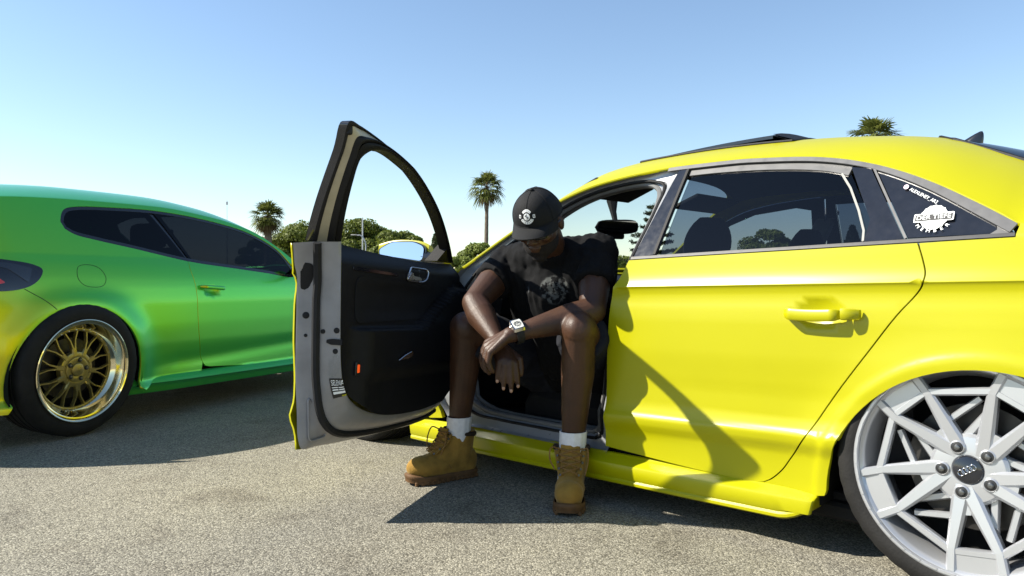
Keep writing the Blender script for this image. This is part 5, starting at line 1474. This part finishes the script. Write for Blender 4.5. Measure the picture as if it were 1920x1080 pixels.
# far side door mirror seen through the cabin
for sg, y0 in ((1, GWID), (-1, 0.0)):
    rows = []
    for i in range(13):
        t = i / 12; k = math.sin(PI * (.10 + .86 * t)) ** .45
        rows.append([(1.73 + (.085 if math.cos(a) > 0 else .03) * k * math.cos(a), y0 + sg * (-.01 + .235 * t), .905 + .01 * t + .062 * k * math.sin(a)) for a in np.linspace(0, 2 * PI, 19)[:-1]])
    v, f = loft(rows, False, True); f.append(tuple(range(18))); f.append(tuple(12 * 18 + i for i in range(18)))
    mh = Geo().add(v, f).obj('door_mirror', M['green'], gcar)
    mp = corners([(.01, .868), (.19, .880), (.20, .93), (.15, .955), (.03, .950)], .02, 4)
    Geo().add([(1.698, y0 + sg * p[0], p[1]) for p in mp], [tuple(range(len(mp)))]).obj('mirror_glass', M['mirror'], mh, smooth=False)
    Geo().add(*tube([(1.76, y0 - sg * .06, .855), (1.75, y0 + sg * .01, .87), (1.74, y0 + sg * .05, .89)], [.03, .022, .025], 8)).obj('mirror_foot', M['black_gloss'], mh)
mg = Geo().add(*rbox((1.33, GWID / 2, 1.12), (.02, .22, .06), .01, 2)); mg.obj('rear_view_mirror', M['alu'], gcar)

# ================================================================== SEATED MAN
M['skin'] = principled('dark_brown_skin', (.047, .019, .0080), .50, 0, .45, .0, .25, var=.25, var_scale=16, bump=.16, bump_scale=220, detail=7)
M['sock'] = principled('white_ribbed_sock', (.72, .72, .74), .85, 0, .2, var=.06, var_scale=60, bump=.3, bump_scale=420)
M['nubuck'] = principled('wheat_nubuck', (.255, .145, .028), .85, 0, .2, var=.22, var_scale=26, bump=.22, bump_scale=320, sheen=.3, sheen_tint=(1, .8, .5))
M['boot_sole'] = principled('brown_rubber_sole', (.10, .050, .018), .7, 0, .35, var=.25, var_scale=40, bump=.1, bump_scale=200)
M['boot_collar'] = principled('dark_brown_collar_leather', (.028, .016, .010), .6, 0, .4, var=.2, var_scale=40)
M['lace'] = principled('tan_lace', (.20, .11, .035), .85, 0, .2, var=.2, var_scale=200)
M['cap_cloth'] = principled('black_cap_cotton', (.005, .0055, .0065), .8, 0, .3, var=.15, var_scale=50, bump=.25, bump_scale=900)
M['lens'] = principled('dark_sunglass_lens', (.006, .006, .007), .06, 0, .5, .5, .02)
M['frame'] = principled('black_sunglass_frame', (.010, .010, .010), .25)
M['nail'] = principled('finger_nail', (.34, .20, .14), .3, 0, .5)
M['beard'] = principled('short_black_beard', (.012, .009, .008), .8, 0, .3, bump=.6, bump_scale=700)
M['shorts'] = principled('navy_black_shorts', (.010, .011, .016), .85, 0, .25, var=.2, var_scale=60, bump=.2, bump_scale=500)
M['steel'] = principled('polished_steel', (.70, .70, .69), .16, 1.0)
M['dial'] = principled('white_watch_dial', (.62, .62, .58), .35, .1, .5)
def shirt_mat():
    m = principled('black_cotton_tshirt', (.005, .005, .0055), .88, 0, .15, bump=.2, bump_scale=700)
    n, l = m.node_tree.nodes, m.node_tree.links; b = n['Principled BSDF']
    tc = n.new('ShaderNodeTexCoord')
    cur = None
    for i, (c, rad, col, sc) in enumerate((((.107, .050, .750), .058, (.075, .078, .074), 60), ((-.016, .100, .750), .034, (.06, .062, .065), 130))):
        d = n.new('ShaderNodeVectorMath'); d.operation = 'DISTANCE'; d.inputs[1].default_value = c; l.new(tc.outputs['Object'], d.inputs[0])
        lt = n.new('ShaderNodeMapRange'); lt.inputs['From Min'].default_value = rad; lt.inputs['From Max'].default_value = rad * .85; lt.inputs['To Min'].default_value = 0; lt.inputs['To Max'].default_value = 1
        l.new(d.outputs['Value'], lt.inputs['Value'])
        vo = n.new('ShaderNodeTexNoise'); vo.inputs['Scale'].default_value = sc; vo.inputs['Detail'].default_value = 3; l.new(tc.outputs['Object'], vo.inputs['Vector'])
        st = n.new('ShaderNodeMapRange'); st.inputs['From Min'].default_value = .46; st.inputs['From Max'].default_value = .54; l.new(vo.outputs['Fac'], st.inputs['Value'])
        mu = n.new('ShaderNodeMath'); mu.operation = 'MULTIPLY'; l.new(lt.outputs['Result'], mu.inputs[0]); l.new(st.outputs['Result'], mu.inputs[1])
        mx = n.new('ShaderNodeMix'); mx.data_type = 'RGBA'; l.new(mu.outputs[0], mx.inputs[0])
        if cur is None: mx.inputs[6].default_value = (.005, .005, .0055, 1)
        else: l.new(cur, mx.inputs[6])
        mx.inputs[7].default_value = (*col, 1); cur = mx.outputs[2]
    l.new(cur, b.inputs['Base Color'])
    return m
M['shirt'] = shirt_mat()

ORG = Vector((.05, 2.70, 0))
man = empty('person', ORG, 0)
tag(man, 'person in black cap, tee and shorts sitting in the yellow car doorway, head bowed', 'person')
V3 = lambda *a: Vector(a)
def frustum(p0, r0, p1, r1, n=18, flat0=False, flat1=False, sq=1.0):
    p0, p1 = Vector(p0), Vector(p1); ax = (p1 - p0); L = ax.length; t = ax.normalized()
    ref = V3(0, 0, 1) if abs(t.z) < .9 else V3(1, 0, 0); u = t.cross(ref).normalized(); w = t.cross(u)
    rings = []
    if flat0: rings.append((p0, r0))
    else:
        for k in range(1, 6): a = PI / 2 * k / 5; rings.append((p0 - t * r0 * math.cos(a), max(1e-4, r0 * math.sin(a))))
    if flat1: rings.append((p1, r1))
    else:
        for k in range(0, 5): a = PI / 2 * k / 5; rings.append((p1 + t * r1 * math.sin(a), max(1e-4, r1 * math.cos(a))))
    rows = [[c + (u * math.cos(2 * PI * j / n) + w * math.sin(2 * PI * j / n)) * r for j in range(n)] for c, r in rings]
    v, f = loft(rows, False, True); f.append(tuple(range(n))[::-1]); f.append(tuple((len(rows) - 1) * n + j for j in range(n)))
    return v, f
def ellipsoid(c, rad, rot=None, n=20, m=12):
    rows = []
    for i in range(1, m):
        a = PI * i / m
        rows.append([Vector((rad[0] * math.sin(a) * math.cos(2 * PI * j / n), rad[1] * math.sin(a) * math.sin(2 * PI * j / n), rad[2] * math.cos(a))) for j in range(n)])
    v, f = loft(rows, False, True); b = len(v)
    v = [Vector(p) for p in v] + [Vector((0, 0, rad[2])), Vector((0, 0, -rad[2]))]
    f += [(b, (j + 1) % n, j) for j in range(n)] + [(b + 1, (m - 2) * n + j, (m - 2) * n + (j + 1) % n) for j in range(n)]
    if rot is not None: v = [rot @ p for p in v]
    f = [q[::-1] for q in f]
    return [tuple(p + Vector(c)) for p in v], f
def volume(parts, voxel, smooth=4, fac=.5):
    """fuse closed shapes into one continuous skin; returns vertices (man-local) and faces"""
    g = Geo()
    for v, f in parts: g.add(v, f)
    g.v = [tuple(Vector(p) - ORG) for p in g.v]
    me = bpy.data.meshes.new('tmp'); me.from_pydata(g.v, [], g.f); me.update()
    bm = bmesh.new(); bm.from_mesh(me); bmesh.ops.recalc_face_normals(bm, faces=bm.faces[:]); bm.to_mesh(me); bm.free()
    o = bpy.data.objects.new('tmp', me); COL.objects.link(o)
    r = o.modifiers.new('r', 'REMESH'); r.mode = 'VOXEL'; r.voxel_size = voxel; r.adaptivity = 0
    s = o.modifiers.new('s', 'SMOOTH'); s.iterations = smooth; s.factor = fac
    bpy.context.view_layer.update()
    m2 = bpy.data.meshes.new_from_object(o.evaluated_get(bpy.context.evaluated_depsgraph_get()))
    V = np.empty(len(m2.vertices) * 3); m2.vertices.foreach_get('co', V); F = [tuple(p.vertices) for p in m2.polygons]
    N = np.empty(len(m2.vertices) * 3); m2.vertices.foreach_get('normal', N)
    bpy.data.objects.remove(o); bpy.data.meshes.remove(me); bpy.data.meshes.remove(m2)
    return V.reshape(-1, 3), F, N.reshape(-1, 3)
lerp = lambda a, b, t: a + (b - a) * t

rhip, lhip = V3(.158, 3.15, .415), V3(.341, 2.98, .434)
rknee, lknee = V3(-.175, 2.82, .605), V3(.228, 2.55, .615)
rank, lank = V3(-.218, 2.965, .115), V3(.213, 2.672, .115)
lsh, rsh = V3(.316, 2.795, .880), V3(-.012, 2.990, .852)
lelb, relb = V3(.284, 2.628, .676), V3(-.139, 2.780, .700)
lwr, rwr = V3(-.006, 2.530, .598), V3(-.043, 2.600, .556)
DL, DR = V3(-.003, .105, -.006), V3(-.005, .080, -.010)
neck = V3(.150, 2.830, .885)
HC = V3(.097, 2.66, .990)
hf = V3(-.31, -.76, -.57).normalized(); hu = (V3(0, 0, 1) - hf * hf.z).normalized(); hl = hu.cross(hf)
HS = 1.0
def hd(f_, l_, u_): return HC + (hf * f_ + hl * l_ + hu * u_) * HS
HR = Matrix((hf, hl, hu)).transposed()
def hell(c, r): return ellipsoid(hd(*c), tuple(x * HS for x in r), HR)

skin = []
# trunk, hips, shoulders
skin += [frustum(V3(.25, 3.07, .45), .10, V3(.175, 2.91, .77), .085), frustum(rhip, .10, lhip, .10), frustum(lsh, .055, rsh + V3(0,.01,-.01), .055), frustum(neck, .062, hd(-.035, 0, -.055), .056)]
# legs
for hip, kn, an in ((rhip, rknee, rank), (lhip, lknee, lank)):
    back = V3(.02, .05, 0)
    fw = V3(-.35, -.75, 0).normalized()
    skin += [frustum(hip, .085, kn, .062), frustum(kn, .058, lerp(kn, an, .30) - fw * .014, .059), frustum(lerp(kn, an, .30) - fw * .014, .059, lerp(kn, an, .72) - fw * .004, .043), frustum(lerp(kn, an, .72) - fw * .004, .043, an, .037),
             ellipsoid(kn + fw * .026 + V3(0, 0, .004), (.038, .038, .046)), frustum(an, .036, an + V3(0, 0, -.07), .036), frustum(lerp(kn, an, .12) + fw * .018, .034, lerp(kn, an, .9) + fw * .010, .024)]
# arms
for sh, el, wr in ((lsh, lelb, lwr), (rsh, relb, rwr)):
    mid = lerp(el, wr, .28) + V3(0, 0, -.004)
    skin += [frustum(sh, .064, lerp(sh, el, .45), .061), frustum(lerp(sh, el, .45), .061, el, .047), frustum(el, .048, mid, .054), frustum(mid, .054, lerp(el, wr, .75), .035), frustum(lerp(el, wr, .75), .034, wr, .028)]
# left hand lies over the right wrist, fingers curled round it
nails = []
Lk = [V3(-.083, 2.466, .575), V3(-.086, 2.444, .564), V3(-.081, 2.421, .554), V3(-.071, 2.400, .546)]
Lk = [p + DL for p in Lk]
for i, k in enumerate(Lk):
    wp = lwr + V3(-.012, .016 - .011 * i, .004 - .004 * i)
    skin.append(frustum(wp, .016, k, .0125))
    L = (.040, .044, .041, .033)[i]
    d1 = V3(-.42 + .08 * i, -.05, -.88).normalized(); d2 = V3(.10 + .10 * i, .18, -.95).normalized(); d3 = V3(.45, .42, -.72).normalized()
    a = k + d1 * L; b = a + d2 * L * .68; c = b + d3 * L * .52
    skin += [frustum(k, .0120, a, .0105), frustum(a, .0105, b, .0095), frustum(b, .0095, c, .0080)]
skin += [frustum(lwr + V3(-.01, .01, .0), .022, V3(-.062, 2.44, .566) + DL, .019), frustum(lwr + V3(-.01, -.012, -.006), .019, V3(-.058, 2.412, .556) + DL, .017)]
th = [lwr + V3(-.012, .030, .0), V3(-.052, 2.484, .570) + DL, V3(-.083, 2.492, .548) + DL, V3(-.100, 2.488, .533) + DL]
skin += [frustum(th[0], .016, th[1], .0145), frustum(th[1], .0138, th[2], .0115), frustum(th[2], .0112, th[3], .0092)]
# right hand hangs down below it
Rk = [V3(.016, 2.478, .506), V3(-.002, 2.470, .502), V3(-.022, 2.468, .505), V3(-.040, 2.470, .512)]
Rk = [p + DR for p in Rk]
for i, k in enumerate(Rk):
    wp = rwr + V3(.014 - .010 * i, -.004, -.004)
    skin.append(frustum(wp, .0165, k, .0125))
    L = (.036, .041, .038, .030)[i]
    dx = (.16, .06, -.03, -.10)[i]
    d1 = V3(dx, -.05, -1).normalized(); d2 = V3(dx * .8, .10, -1).normalized(); d3 = V3(dx * .5, .30, -1).normalized()
    a = k + d1 * L; b = a + d2 * L * .66; c = b + d3 * L * .52
    skin += [frustum(k, .0120, a, .0102), frustum(a, .0102, b, .0092), frustum(b, .0092, c, .0078)]
    nails.append((c + d3 * .001, d3, V3(0, -1, 0)))
skin += [frustum(rwr, .023, V3(-.004, 2.478, .512) + DR, .019), frustum(rwr + V3(-.01, 0, 0), .021, V3(-.028, 2.476, .518) + DR, .018)]
tr_ = [rwr + V3(.018, .012, -.012), V3(.030, 2.506, .520) + DR, V3(.036, 2.500, .488) + DR, V3(.036, 2.494, .468) + DR]
skin += [frustum(tr_[0], .017, tr_[1], .0145), frustum(tr_[1], .0138, tr_[2], .0115), frustum(tr_[2], .0112, tr_[3], .0092)]
# head: skull, face, jaw, nose, lips, brow, ears
skin += [hell((-.008, 0, .024), (.094, .074, .086)), hell((.022, 0, -.030), (.072, .064, .082)), hell((.040, 0, -.082), (.046, .044, .036)), hell((.066, 0, -.098), (.024, .026, .020)),
         frustum(hd(.086, 0, .012), .0105, hd(.107, 0, -.020), .0135), hell((.098, .012, -.026), (.012, .010, .009)), hell((.098, -.012, -.026), (.012, .010, .009)),
         hell((.086, 0, -.051), (.016, .026, .0085)), hell((.084, 0, -.064), (.016, .023, .009)), hell((.074, .034, .020), (.020, .026, .010)), hell((.074, -.034, .020), (.020, .026, .010)),
         hell((.060, .040, -.018), (.030, .024, .022)), hell((.060, -.040, -.018), (.030, .024, .022)), hell((-.008, .078, -.008), (.020, .010, .030)), hell((-.008, -.078, -.008), (.020, .010, .030))]
v, f, nn = volume(skin, .0042, 5, .5)
mk('body', v, f, M['skin'], man)
g = Geo()
for c, d, n_ in nails:
    u = d.cross(n_).normalized(); n2 = u.cross(d)
    q = Matrix((u, d, -n2 if n2.dot(n_) < 0 else n2)).transposed()
    vv, ff = ellipsoid((0, 0, 0), (.0055, .0075, .0022), None, 10, 6); g.add([tuple(q @ Vector(p) + c + Vector(n_) * .0066 - d * .002 - ORG) for p in vv], ff)
g.obj('finger_nail', M['nail'], man)

def folds(v, n, amp, sc, stretch, seed=0.0, rid=True):
    out = np.array(v)
    for i in range(len(out)):
        p = Vector(out[i]); q = Vector((p.dot(stretch[0]) * sc[0], p.dot(stretch[1]) * sc[1], p.dot(stretch[2]) * sc[2] + seed))
        a = noise.noise(q); 
        if rid: a = 1 - abs(a) * 2.4
        a += .4 * noise.noise(q * 2.3)
        out[i] += n[i] * amp * a
    return out
# t-shirt
sv = (lsh - rsh).normalized()
sh = [frustum(V3(.305, 2.975, .47), .120, V3(.262, 2.815, .825), .092), frustum(V3(.175, 3.095, .46), .120, V3(.055, 2.935, .810), .090), frustum(V3(.25, 3.06, .46), .150, V3(.165, 2.895, .79), .125),
      frustum(V3(.225, 2.96, .50), .125, V3(.150, 2.845, .74), .095), frustum(lsh, .076, neck + V3(.045, .0, -.008), .066), frustum(rsh, .070, neck + V3(-.045, .035, -.010), .066),
      ellipsoid(lsh + V3(.004, .0, .0), (.080, .082, .078)), ellipsoid(rsh, (.074, .074, .072)),
      frustum(lsh, .076, lerp(lsh, lelb, .55), .074, flat1=True), frustum(rsh, .070, lerp(rsh, relb, .52), .071, flat1=True),
      frustum(neck + V3(0, .02, -.03), .074, neck + V3(-.012, -.03, .022), .066, flat1=True)]
v, f, nn = volume(sh, .0065, 6, .5)
tdir = (V3(.165, 2.89, .79) - V3(.25, 3.06, .46)).normalized()
v = folds(v, nn, .0062, (7, 22, 16), (tdir, sv, tdir.cross(sv)), 3.1)
v = folds(v, nn, .0030, (24, 30, 24), (V3(.6, .1, .8).normalized(), sv, V3(0, 1, 0)), 9.0)
mk('t_shirt', v, f, M['shirt'], man)
# shorts
so = [frustum(rhip, .125, lhip, .125), frustum(V3(.25, 3.07, .46), .15, V3(.245, 3.03, .50), .15), frustum(rhip, .118, lerp(rhip, rknee, .88), .092, flat1=True), frustum(lhip, .118, lerp(lhip, lknee, .86), .090, flat1=True)]
v, f, nn = volume(so, .0075, 5, .5); v = folds(v, nn, .005, (12, 12, 12), (V3(1, 0, 0), V3(0, 1, 0), V3(0, 0, 1)), 5.5)
mk('shorts', v, f, M['shorts'], man)
# beard
bd = [hell((.024, 0, -.062), (.0735, .0655, .056)), hell((.064, 0, -.100), (.0265, .030, .022))]
v, f, nn = volume(bd, .004, 3, .5); mk('beard', v, f, M['beard'], man)
# socks
def sock(an, kn):
    top = lerp(an, kn, (.250 - an.z) / (kn.z - an.z)); rows = []
    for t, r in ((-.35, .047), (0, .046), (.2, .0455), (.5, .047), (.8, .0475), (.96, .048), (1.0, .0478), (1.0, .044)):
        c = lerp(an, top, t) - ORG
        rows.append([c + V3(math.cos(a), math.sin(a), 0) * (r + .0009 * math.cos(12 * a)) for a in np.linspace(0, 2 * PI, 61)[:-1]])
    Geo().add(*loft(rows, False, True)).obj('sock', M['sock'], man)
sock(rank, rknee); sock(lank, lknee)

# boots
def boot(an, toe_dir):
    d = Vector((toe_dir[0], toe_dir[1], 0)).normalized(); l = V3(-d.y, d.x, 0)
    base = V3(an.x, an.y, 0) - d * .0
    W = lambda x, y, z: base + d * x + l * y + V3(0, 0, z)
    RM = Matrix((d, l, V3(0, 0, 1))).transposed()
    parts = [ellipsoid(W(.150, .0, .062), (.068, .050, .044), RM), ellipsoid(W(.100, .0, .066), (.085, .052, .046), RM), ellipsoid(W(.03, 0, .080), (.085, .046, .060), RM), ellipsoid(W(-.035, 0, .068), (.052, .043, .060), RM),
             frustum(W(.085, 0, .085), .042, W(.028, 0, .135), .044), frustum(W(-.010, 0, .06), .046, W(-.008, 0, .192), .066, flat1=True), frustum(W(.015, 0, .08), .047, W(.012, 0, .176), .061, flat1=True),
             frustum(W(.15, .0, .045), .045, W(-.04, 0, .045), .040)]
    v, f, nn = volume(parts, .005, 4, .5)
    v[:, 2] = np.maximum(v[:, 2], .026)
    b = mk('boot', v, f, M['nubuck'], man)
    loc = lambda x, y, z: W(x, y, z) - ORG
    # sole with welt and lugs
    prof = [(.222, 0), (.217, .024), (.195, .043), (.160, .053), (.115, .054), (.06, .045), (.01, .041), (-.04, .043), (-.072, .034), (-.086, .014)]
    out = catmull(prof + [(x, -y) for x, y in prof[::-1] if y > 0], 4, True)
    rows = []
    for z, k in ((.003, .955), (.004, .975), (.018, .985), (.021, 1.0), (.030, 1.0), (.033, .985), (.035, .93)):
        rows.append([loc(.068 + (p[0] - .068) * k, p[1] * k, z + (.010 if p[0] > .17 else 0) * ((p[0] - .17) / .05 if p[0] > .17 else 0)) for p in out])
    vv, ff = loft(rows, False, True); ff.append(tuple(range(len(out)))); Geo().add(vv, ff).obj('sole', M['boot_sole'], b, sharp=40)
    for i in range(13):
        x = -.07 + .022 * i
        for sg in (-1, 1):
            yy = np.interp(x, [p[0] for p in prof[::-1]], [p[1] for p in prof[::-1]])
            bv, bf = rbox((x, sg * (yy - .004), .009), (.012, .012, .015), .002, 1)
            Geo().add([tuple(loc(*p)) for p in bv], bf).obj('sole_lug', M['boot_sole'], b, smooth=False)
    # padded collar
    path = [loc(-.008 + .060 * math.cos(a), .058 * math.sin(a), .184 + .010 * math.cos(a)) for a in np.linspace(R(50), R(310), 24)]
    Geo().add(*tube(path, .011, 10)).obj('collar', M['boot_collar'], b)
    rows = []
    for t in np.linspace(0, 1, 8):
        x = .100 - .050 * t; z = .108 + .098 * t
        rows.append([loc(x + .012 * (t ** 2) + .010 * (1 - (a / .034) ** 2) - .004, a, z) for a in np.linspace(-.034, .034, 9)])
    vv, ff = loft(rows); g = Geo().add(vv, ff); g.add([(Vector(p) - d * .004) for p in vv], [q[::-1] for q in ff]); g.obj('tongue', M['nubuck'], b)
    # eyelet stays, laces, eyelets
    for sg in (-1, 1):
        pts = [loc(.112, sg * .028, .112), loc(.090, sg * .034, .128), loc(.070, sg * .039, .145), loc(.056, sg * .042, .165), loc(.050, sg * .044, .186)]
        Geo().add(*tube(catmull(pts, 4), .009, 8, flat=.55)).obj('eyelet_stay', M['nubuck'], b)
        for p in pts:
            q = (d * .75 + l * sg * .5 + V3(0, 0, .45)).normalized().to_track_quat('Y', 'Z').to_matrix().to_4x4(); q.translation = Vector(p) + (d * .75 + l * sg * .5 + V3(0, 0, .45)).normalized() * .0088
            Geo().add(*lathe([(.0001, -.001), (.0022, -.0005), (.0026, .0012), (.0040, .0010), (.0046, -.0015)], 12), mtx=q).obj('eyelet', M['lug'], b)
    for i in range(5):
        x0, z0 = (.112, .090, .070, .056, .050)[i], (.112, .128, .145, .165, .186)[i]
        a_ = loc(x0 + .008, .028 + .004 * i, z0 + .008)
        if i < 4:
            x1, z1 = (.112, .090, .070, .056, .050)[i + 1], (.112, .128, .145, .165, .186)[i + 1]
            for sg in (-1, 1):
                p0 = loc(x0 + .008, sg * (.028 + .004 * i), z0 + .008); p1 = loc(x1 + .008, -sg * (.028 + .004 * (i + 1)), z1 + .008)
                md = (p0 + p1) / 2 + d * .016 + V3(0, 0, .006)
                Geo().add(*tube(catmull([p0, lerp(p0, md, .6) + d * .004, md, lerp(p1, md, .6) + d * .004, p1], 4), .0027, 7)).obj('lace', M['lace'], b)
        else:
            p0 = loc(x0 + .008, .044, z0 + .006); p1 = loc(x0 + .035, .062, z0 - .030); p2 = loc(x0 + .050, .052, z0 - .075)
            Geo().add(*tube(catmull([p0, loc(x0 + .03, .060, z0 + .012), p1, p2], 5), .0026, 7)).obj('lace', M['lace'], b)
            p0 = loc(x0 + .008, -.044, z0 + .006)
            Geo().add(*tube(catmull([p0, loc(x0 + .028, -.066, z0 + .014), loc(x0 + .045, -.070, z0 - .02), loc(x0 + .058, -.052, z0 - .055)], 5), .0026, 7)).obj('lace', M['lace'], b)
    # stitched toe seam
    seam = [loc(.088 - .03 * abs(t) ** 2 * 1.3, t * .051, .108 - .055 * abs(t) ** 1.8) for t in np.linspace(-1, 1, 15)]
    Geo().add(*tube(seam, .0016, 5)).obj('seam', M['lace'], b)
    return b
boot(rank, (-.236, -.149)); boot(lank, (-.035, -.26))

# cap
def cap_pt(th_, ph, k=1.0):
    """th_ round the head from the front, ph from rim (0) to crown (1)"""
    c, s = math.cos(th_), math.sin(th_)
    fr = max(0, c)
    e = 1.75 + .9 * fr
    z = ph; r = max(0, 1 - z ** e) ** (1 / e)
    return hd(-.004 + (.106 * r * c) * k, .086 * r * s * k, .030 + .101 * z * k + .006 * fr * (1 - z) - .012 * max(0, -c) * (1 - z))
rows = [[cap_pt(2 * PI * j / 56, min(.9995, i / 22)) - ORG for j in range(56)] for i in range(23)]
vv, ff = loft(rows, False, True); ff.append(tuple(22 * 56 + j for j in range(56)))
capo = Geo().add(vv, ff).obj('cap', M['cap_cloth'], man)
Geo().add(*ellipsoid(cap_pt(0, .9995) - ORG + hu * .002, (.008, .008, .006), HR)).obj('cap_button', M['cap_cloth'], capo)
for a in (0, 60, 120, 180, 240, 300):
    Geo().add(*tube([cap_pt(R(a), p, 1.004) - ORG for p in np.linspace(.02, .995, 20)], .0011, 5)).obj('cap_seam', M['cap_cloth'], capo)
rows = []
for i in range(9):
    t = i / 8; r = []
    for j in range(25):
        a = R(-74 + 148 * j / 24); b0 = cap_pt(a, 0.0, 1.0)
        ext = .064 * (max(0, math.cos(a * 1.16)) ** .55)
        r.append(b0 + hf * ext * t - hu * (.020 * (math.sin(a)) ** 2 * t + .006 * t + .012 * t * (1 - math.cos(a))) - ORG)
    rows.append(r)
vv, ff = loft(rows); g = Geo().add(vv, ff); g.add([Vector(p) - hu * .0035 for p in vv], [q[::-1] for q in ff]); g.add(*loft([[Vector(p) for p in rows[-1]], [Vector(p) - hu * .0035 for p in rows[-1]]]))
g.obj('cap_brim', M['cap_cloth'], capo)
Geo().add(*tube([cap_pt(R(a), .01, 1.006) - ORG for a in np.linspace(0, 360, 60)[:-1]], .0016, 5, True)).obj('cap_band', M['cap_cloth'], capo)
# round badge on the front of the cap, print standing a hair proud
def on_cap(v, f, name, mat, lift=1.012):
    out = []
    for x, y in v:
        ph = .44 + y / .101; th_ = x / (.092)
        out.append(cap_pt(th_, ph, lift) - ORG)
    return Geo().add(out, f).obj(name, mat, capo, smooth=False)
on_cap(*disc2(.0125, 24, .0004), 'badge_disc', M['white_print'])
sx = [(-.0070 * math.sin(t * 1.0) * .9, .0065 * (1 - 2 * (t / (2 * PI)))) for t in np.linspace(0, 2 * PI, 14)]
g = Geo()
g.add(*tube([cap_pt(p[0] / .092, .44 + p[1] / .101, 1.014) - ORG for p in sx], .0011, 5)); g.obj('badge_initial', M['black_print'], capo)
on_cap(*disc2(.0245, 20, .0165, 38, 142), 'badge_arc', M['white_print']); on_cap(*disc2(.0275, 24, .0165, 205, 335), 'badge_arc', M['white_print'])
for a0, a1, r0, r1 in ((38, 142, .0180, .0232), (205, 335, .0185, .0258)):
    for i in range(7):
        a = a0 + (a1 - a0) * (i + .5) / 7
        on_cap(*disc2(r1, 2, r0, a - 1.6 + (i % 2), a + 1.6 + (i % 2)), 'badge_letter_stroke', M['black_print'], 1.015)
for sg in (-1, 1):
    on_cap(*rect2(.0085, .012, sg * .0285, 0, .001), 'badge_block', M['white_print']); on_cap(*rect2(.0035, .007, sg * .0285, 0, .0), 'badge_block_field', M['black_print'], 1.015)

# sunglasses
sg_ = empty('sunglasses', (0, 0, 0), 0, man)
for s_ in (-1, 1):
    P = corners([(.008, -.016), (.052, -.018), (.060, .010), (.050, .020), (.010, .018)], .012, 5)
    vv = [hd(.1015 - 4.2 * (p[0] - .008) ** 2 * 2.0, s_ * p[0], .004 + p[1]) - ORG for p in P]; n_ = len(vv)
    vb = [p - hf * .003 for p in vv]
    Geo().add(vv + vb, [tuple(range(n_)), tuple(range(n_, 2 * n_))[::-1]] + [(i, (i + 1) % n_, (i + 1) % n_ + n_, i + n_) for i in range(n_)]).obj('lens', M['lens'], sg_, smooth=False)
    Geo().add(*tube(vv, .0024, 6, True)).obj('rim', M['frame'], sg_)
    Geo().add(*tube([hd(.078, s_ * .062, .014) - ORG, hd(.05, s_ * .074, .012) - ORG, hd(-.01, s_ * .083, .008) - ORG, hd(-.03, s_ * .082, -.008) - ORG], .0030, 6)).obj('temple', M['frame'], sg_)
Geo().add(*tube([hd(.102, -.010, .010) - ORG, hd(.106, 0, .013) - ORG, hd(.102, .010, .010) - ORG], .0026, 6)).obj('bridge', M['frame'], sg_)

# wrist watch
wa = (lelb - lwr).normalized(); wc = lwr + wa * .026 - ORG
wn_ = V3(-.35, -.72, .60); wn_ = (wn_ - wa * wn_.dot(wa)).normalized(); wt = wn_.cross(wa)
wt_o = empty('wrist_watch', wc, 0, man); WM = Matrix((wa, wt, wn_)).transposed().to_4x4()
wt_o.matrix_basis = Matrix.Translation(wc) @ WM
rows = []
for a in np.linspace(0, 2 * PI, 41)[:-1]:
    rows.append([(x, (.0345 + o) * math.cos(a), (.0335 + o) * math.sin(a)) for x, o in ((-.013, 0), (-.013, .0035), (0, .0045), (.013, .0035), (.013, 0))])
Geo().add(*loft(rows, True, True)).obj('strap', M['rubber'], wt_o)
cs = corners([(-.021, -.025), (.021, -.025), (.023, 0), (.021, .025), (-.021, .025), (-.023, 0)], .005, 4)
def slab(poly, z0, z1, k=1.0):
    n_ = len(poly); v_ = [(p[0], p[1], z0) for p in poly] + [(p[0] * k, p[1] * k, z1) for p in poly]
    return v_, [tuple(range(n_))[::-1], tuple(range(n_, 2 * n_))] + [(i, (i + 1) % n_, (i + 1) % n_ + n_, i + n_) for i in range(n_)]
Geo().add(*slab(cs, .030, .0425, .93)).obj('case', M['steel'], wt_o, sharp=30)
Geo().add(*slab([(p[0] * .74, p[1] * .78) for p in cs], .0424, .0431)).obj('dial', M['dial'], wt_o, smooth=False)
g = Geo(); random.seed(5)
for i in range(12):
    a = 2 * PI * i / 12; q = Matrix.Rotation(a, 4, 'Z') @ Matrix.Translation((.0105, 0, .0434))
    g.add(*rbox((0, 0, 0), (.0062, .0026, .0006), 0, 1), mtx=q)
for a, L in ((.6, .009), (2.5, .012)):
    g.add(*rbox((L / 2, 0, 0), (L, .0014, .0008), 0, 1), mtx=Matrix.Rotation(a, 4, 'Z') @ Matrix.Translation((0, 0, .0437)))
for i in range(8):
    q = Matrix.Translation((random.uniform(-.008, .008), random.uniform(-.010, .010), .0433)) @ Matrix.Rotation(random.uniform(0, 3), 4, 'Z'); g.add(*rbox((0, 0, 0), (.005, .0016, .0005), 0, 1), mtx=q)
g.obj('dial_marks', M['black_print'], wt_o, smooth=False)
vv, ff = lathe([(.0001, 0), (.004, 0), (.004, .006), (.0001, .006)], 14)
Geo().add([(x - .0235, z, y * 0 + .036 + z * 0) if False else (x * .8 - .0245, y - .003, .036 + z) for x, y, z in vv], ff).obj('crown', M['steel'], wt_o)
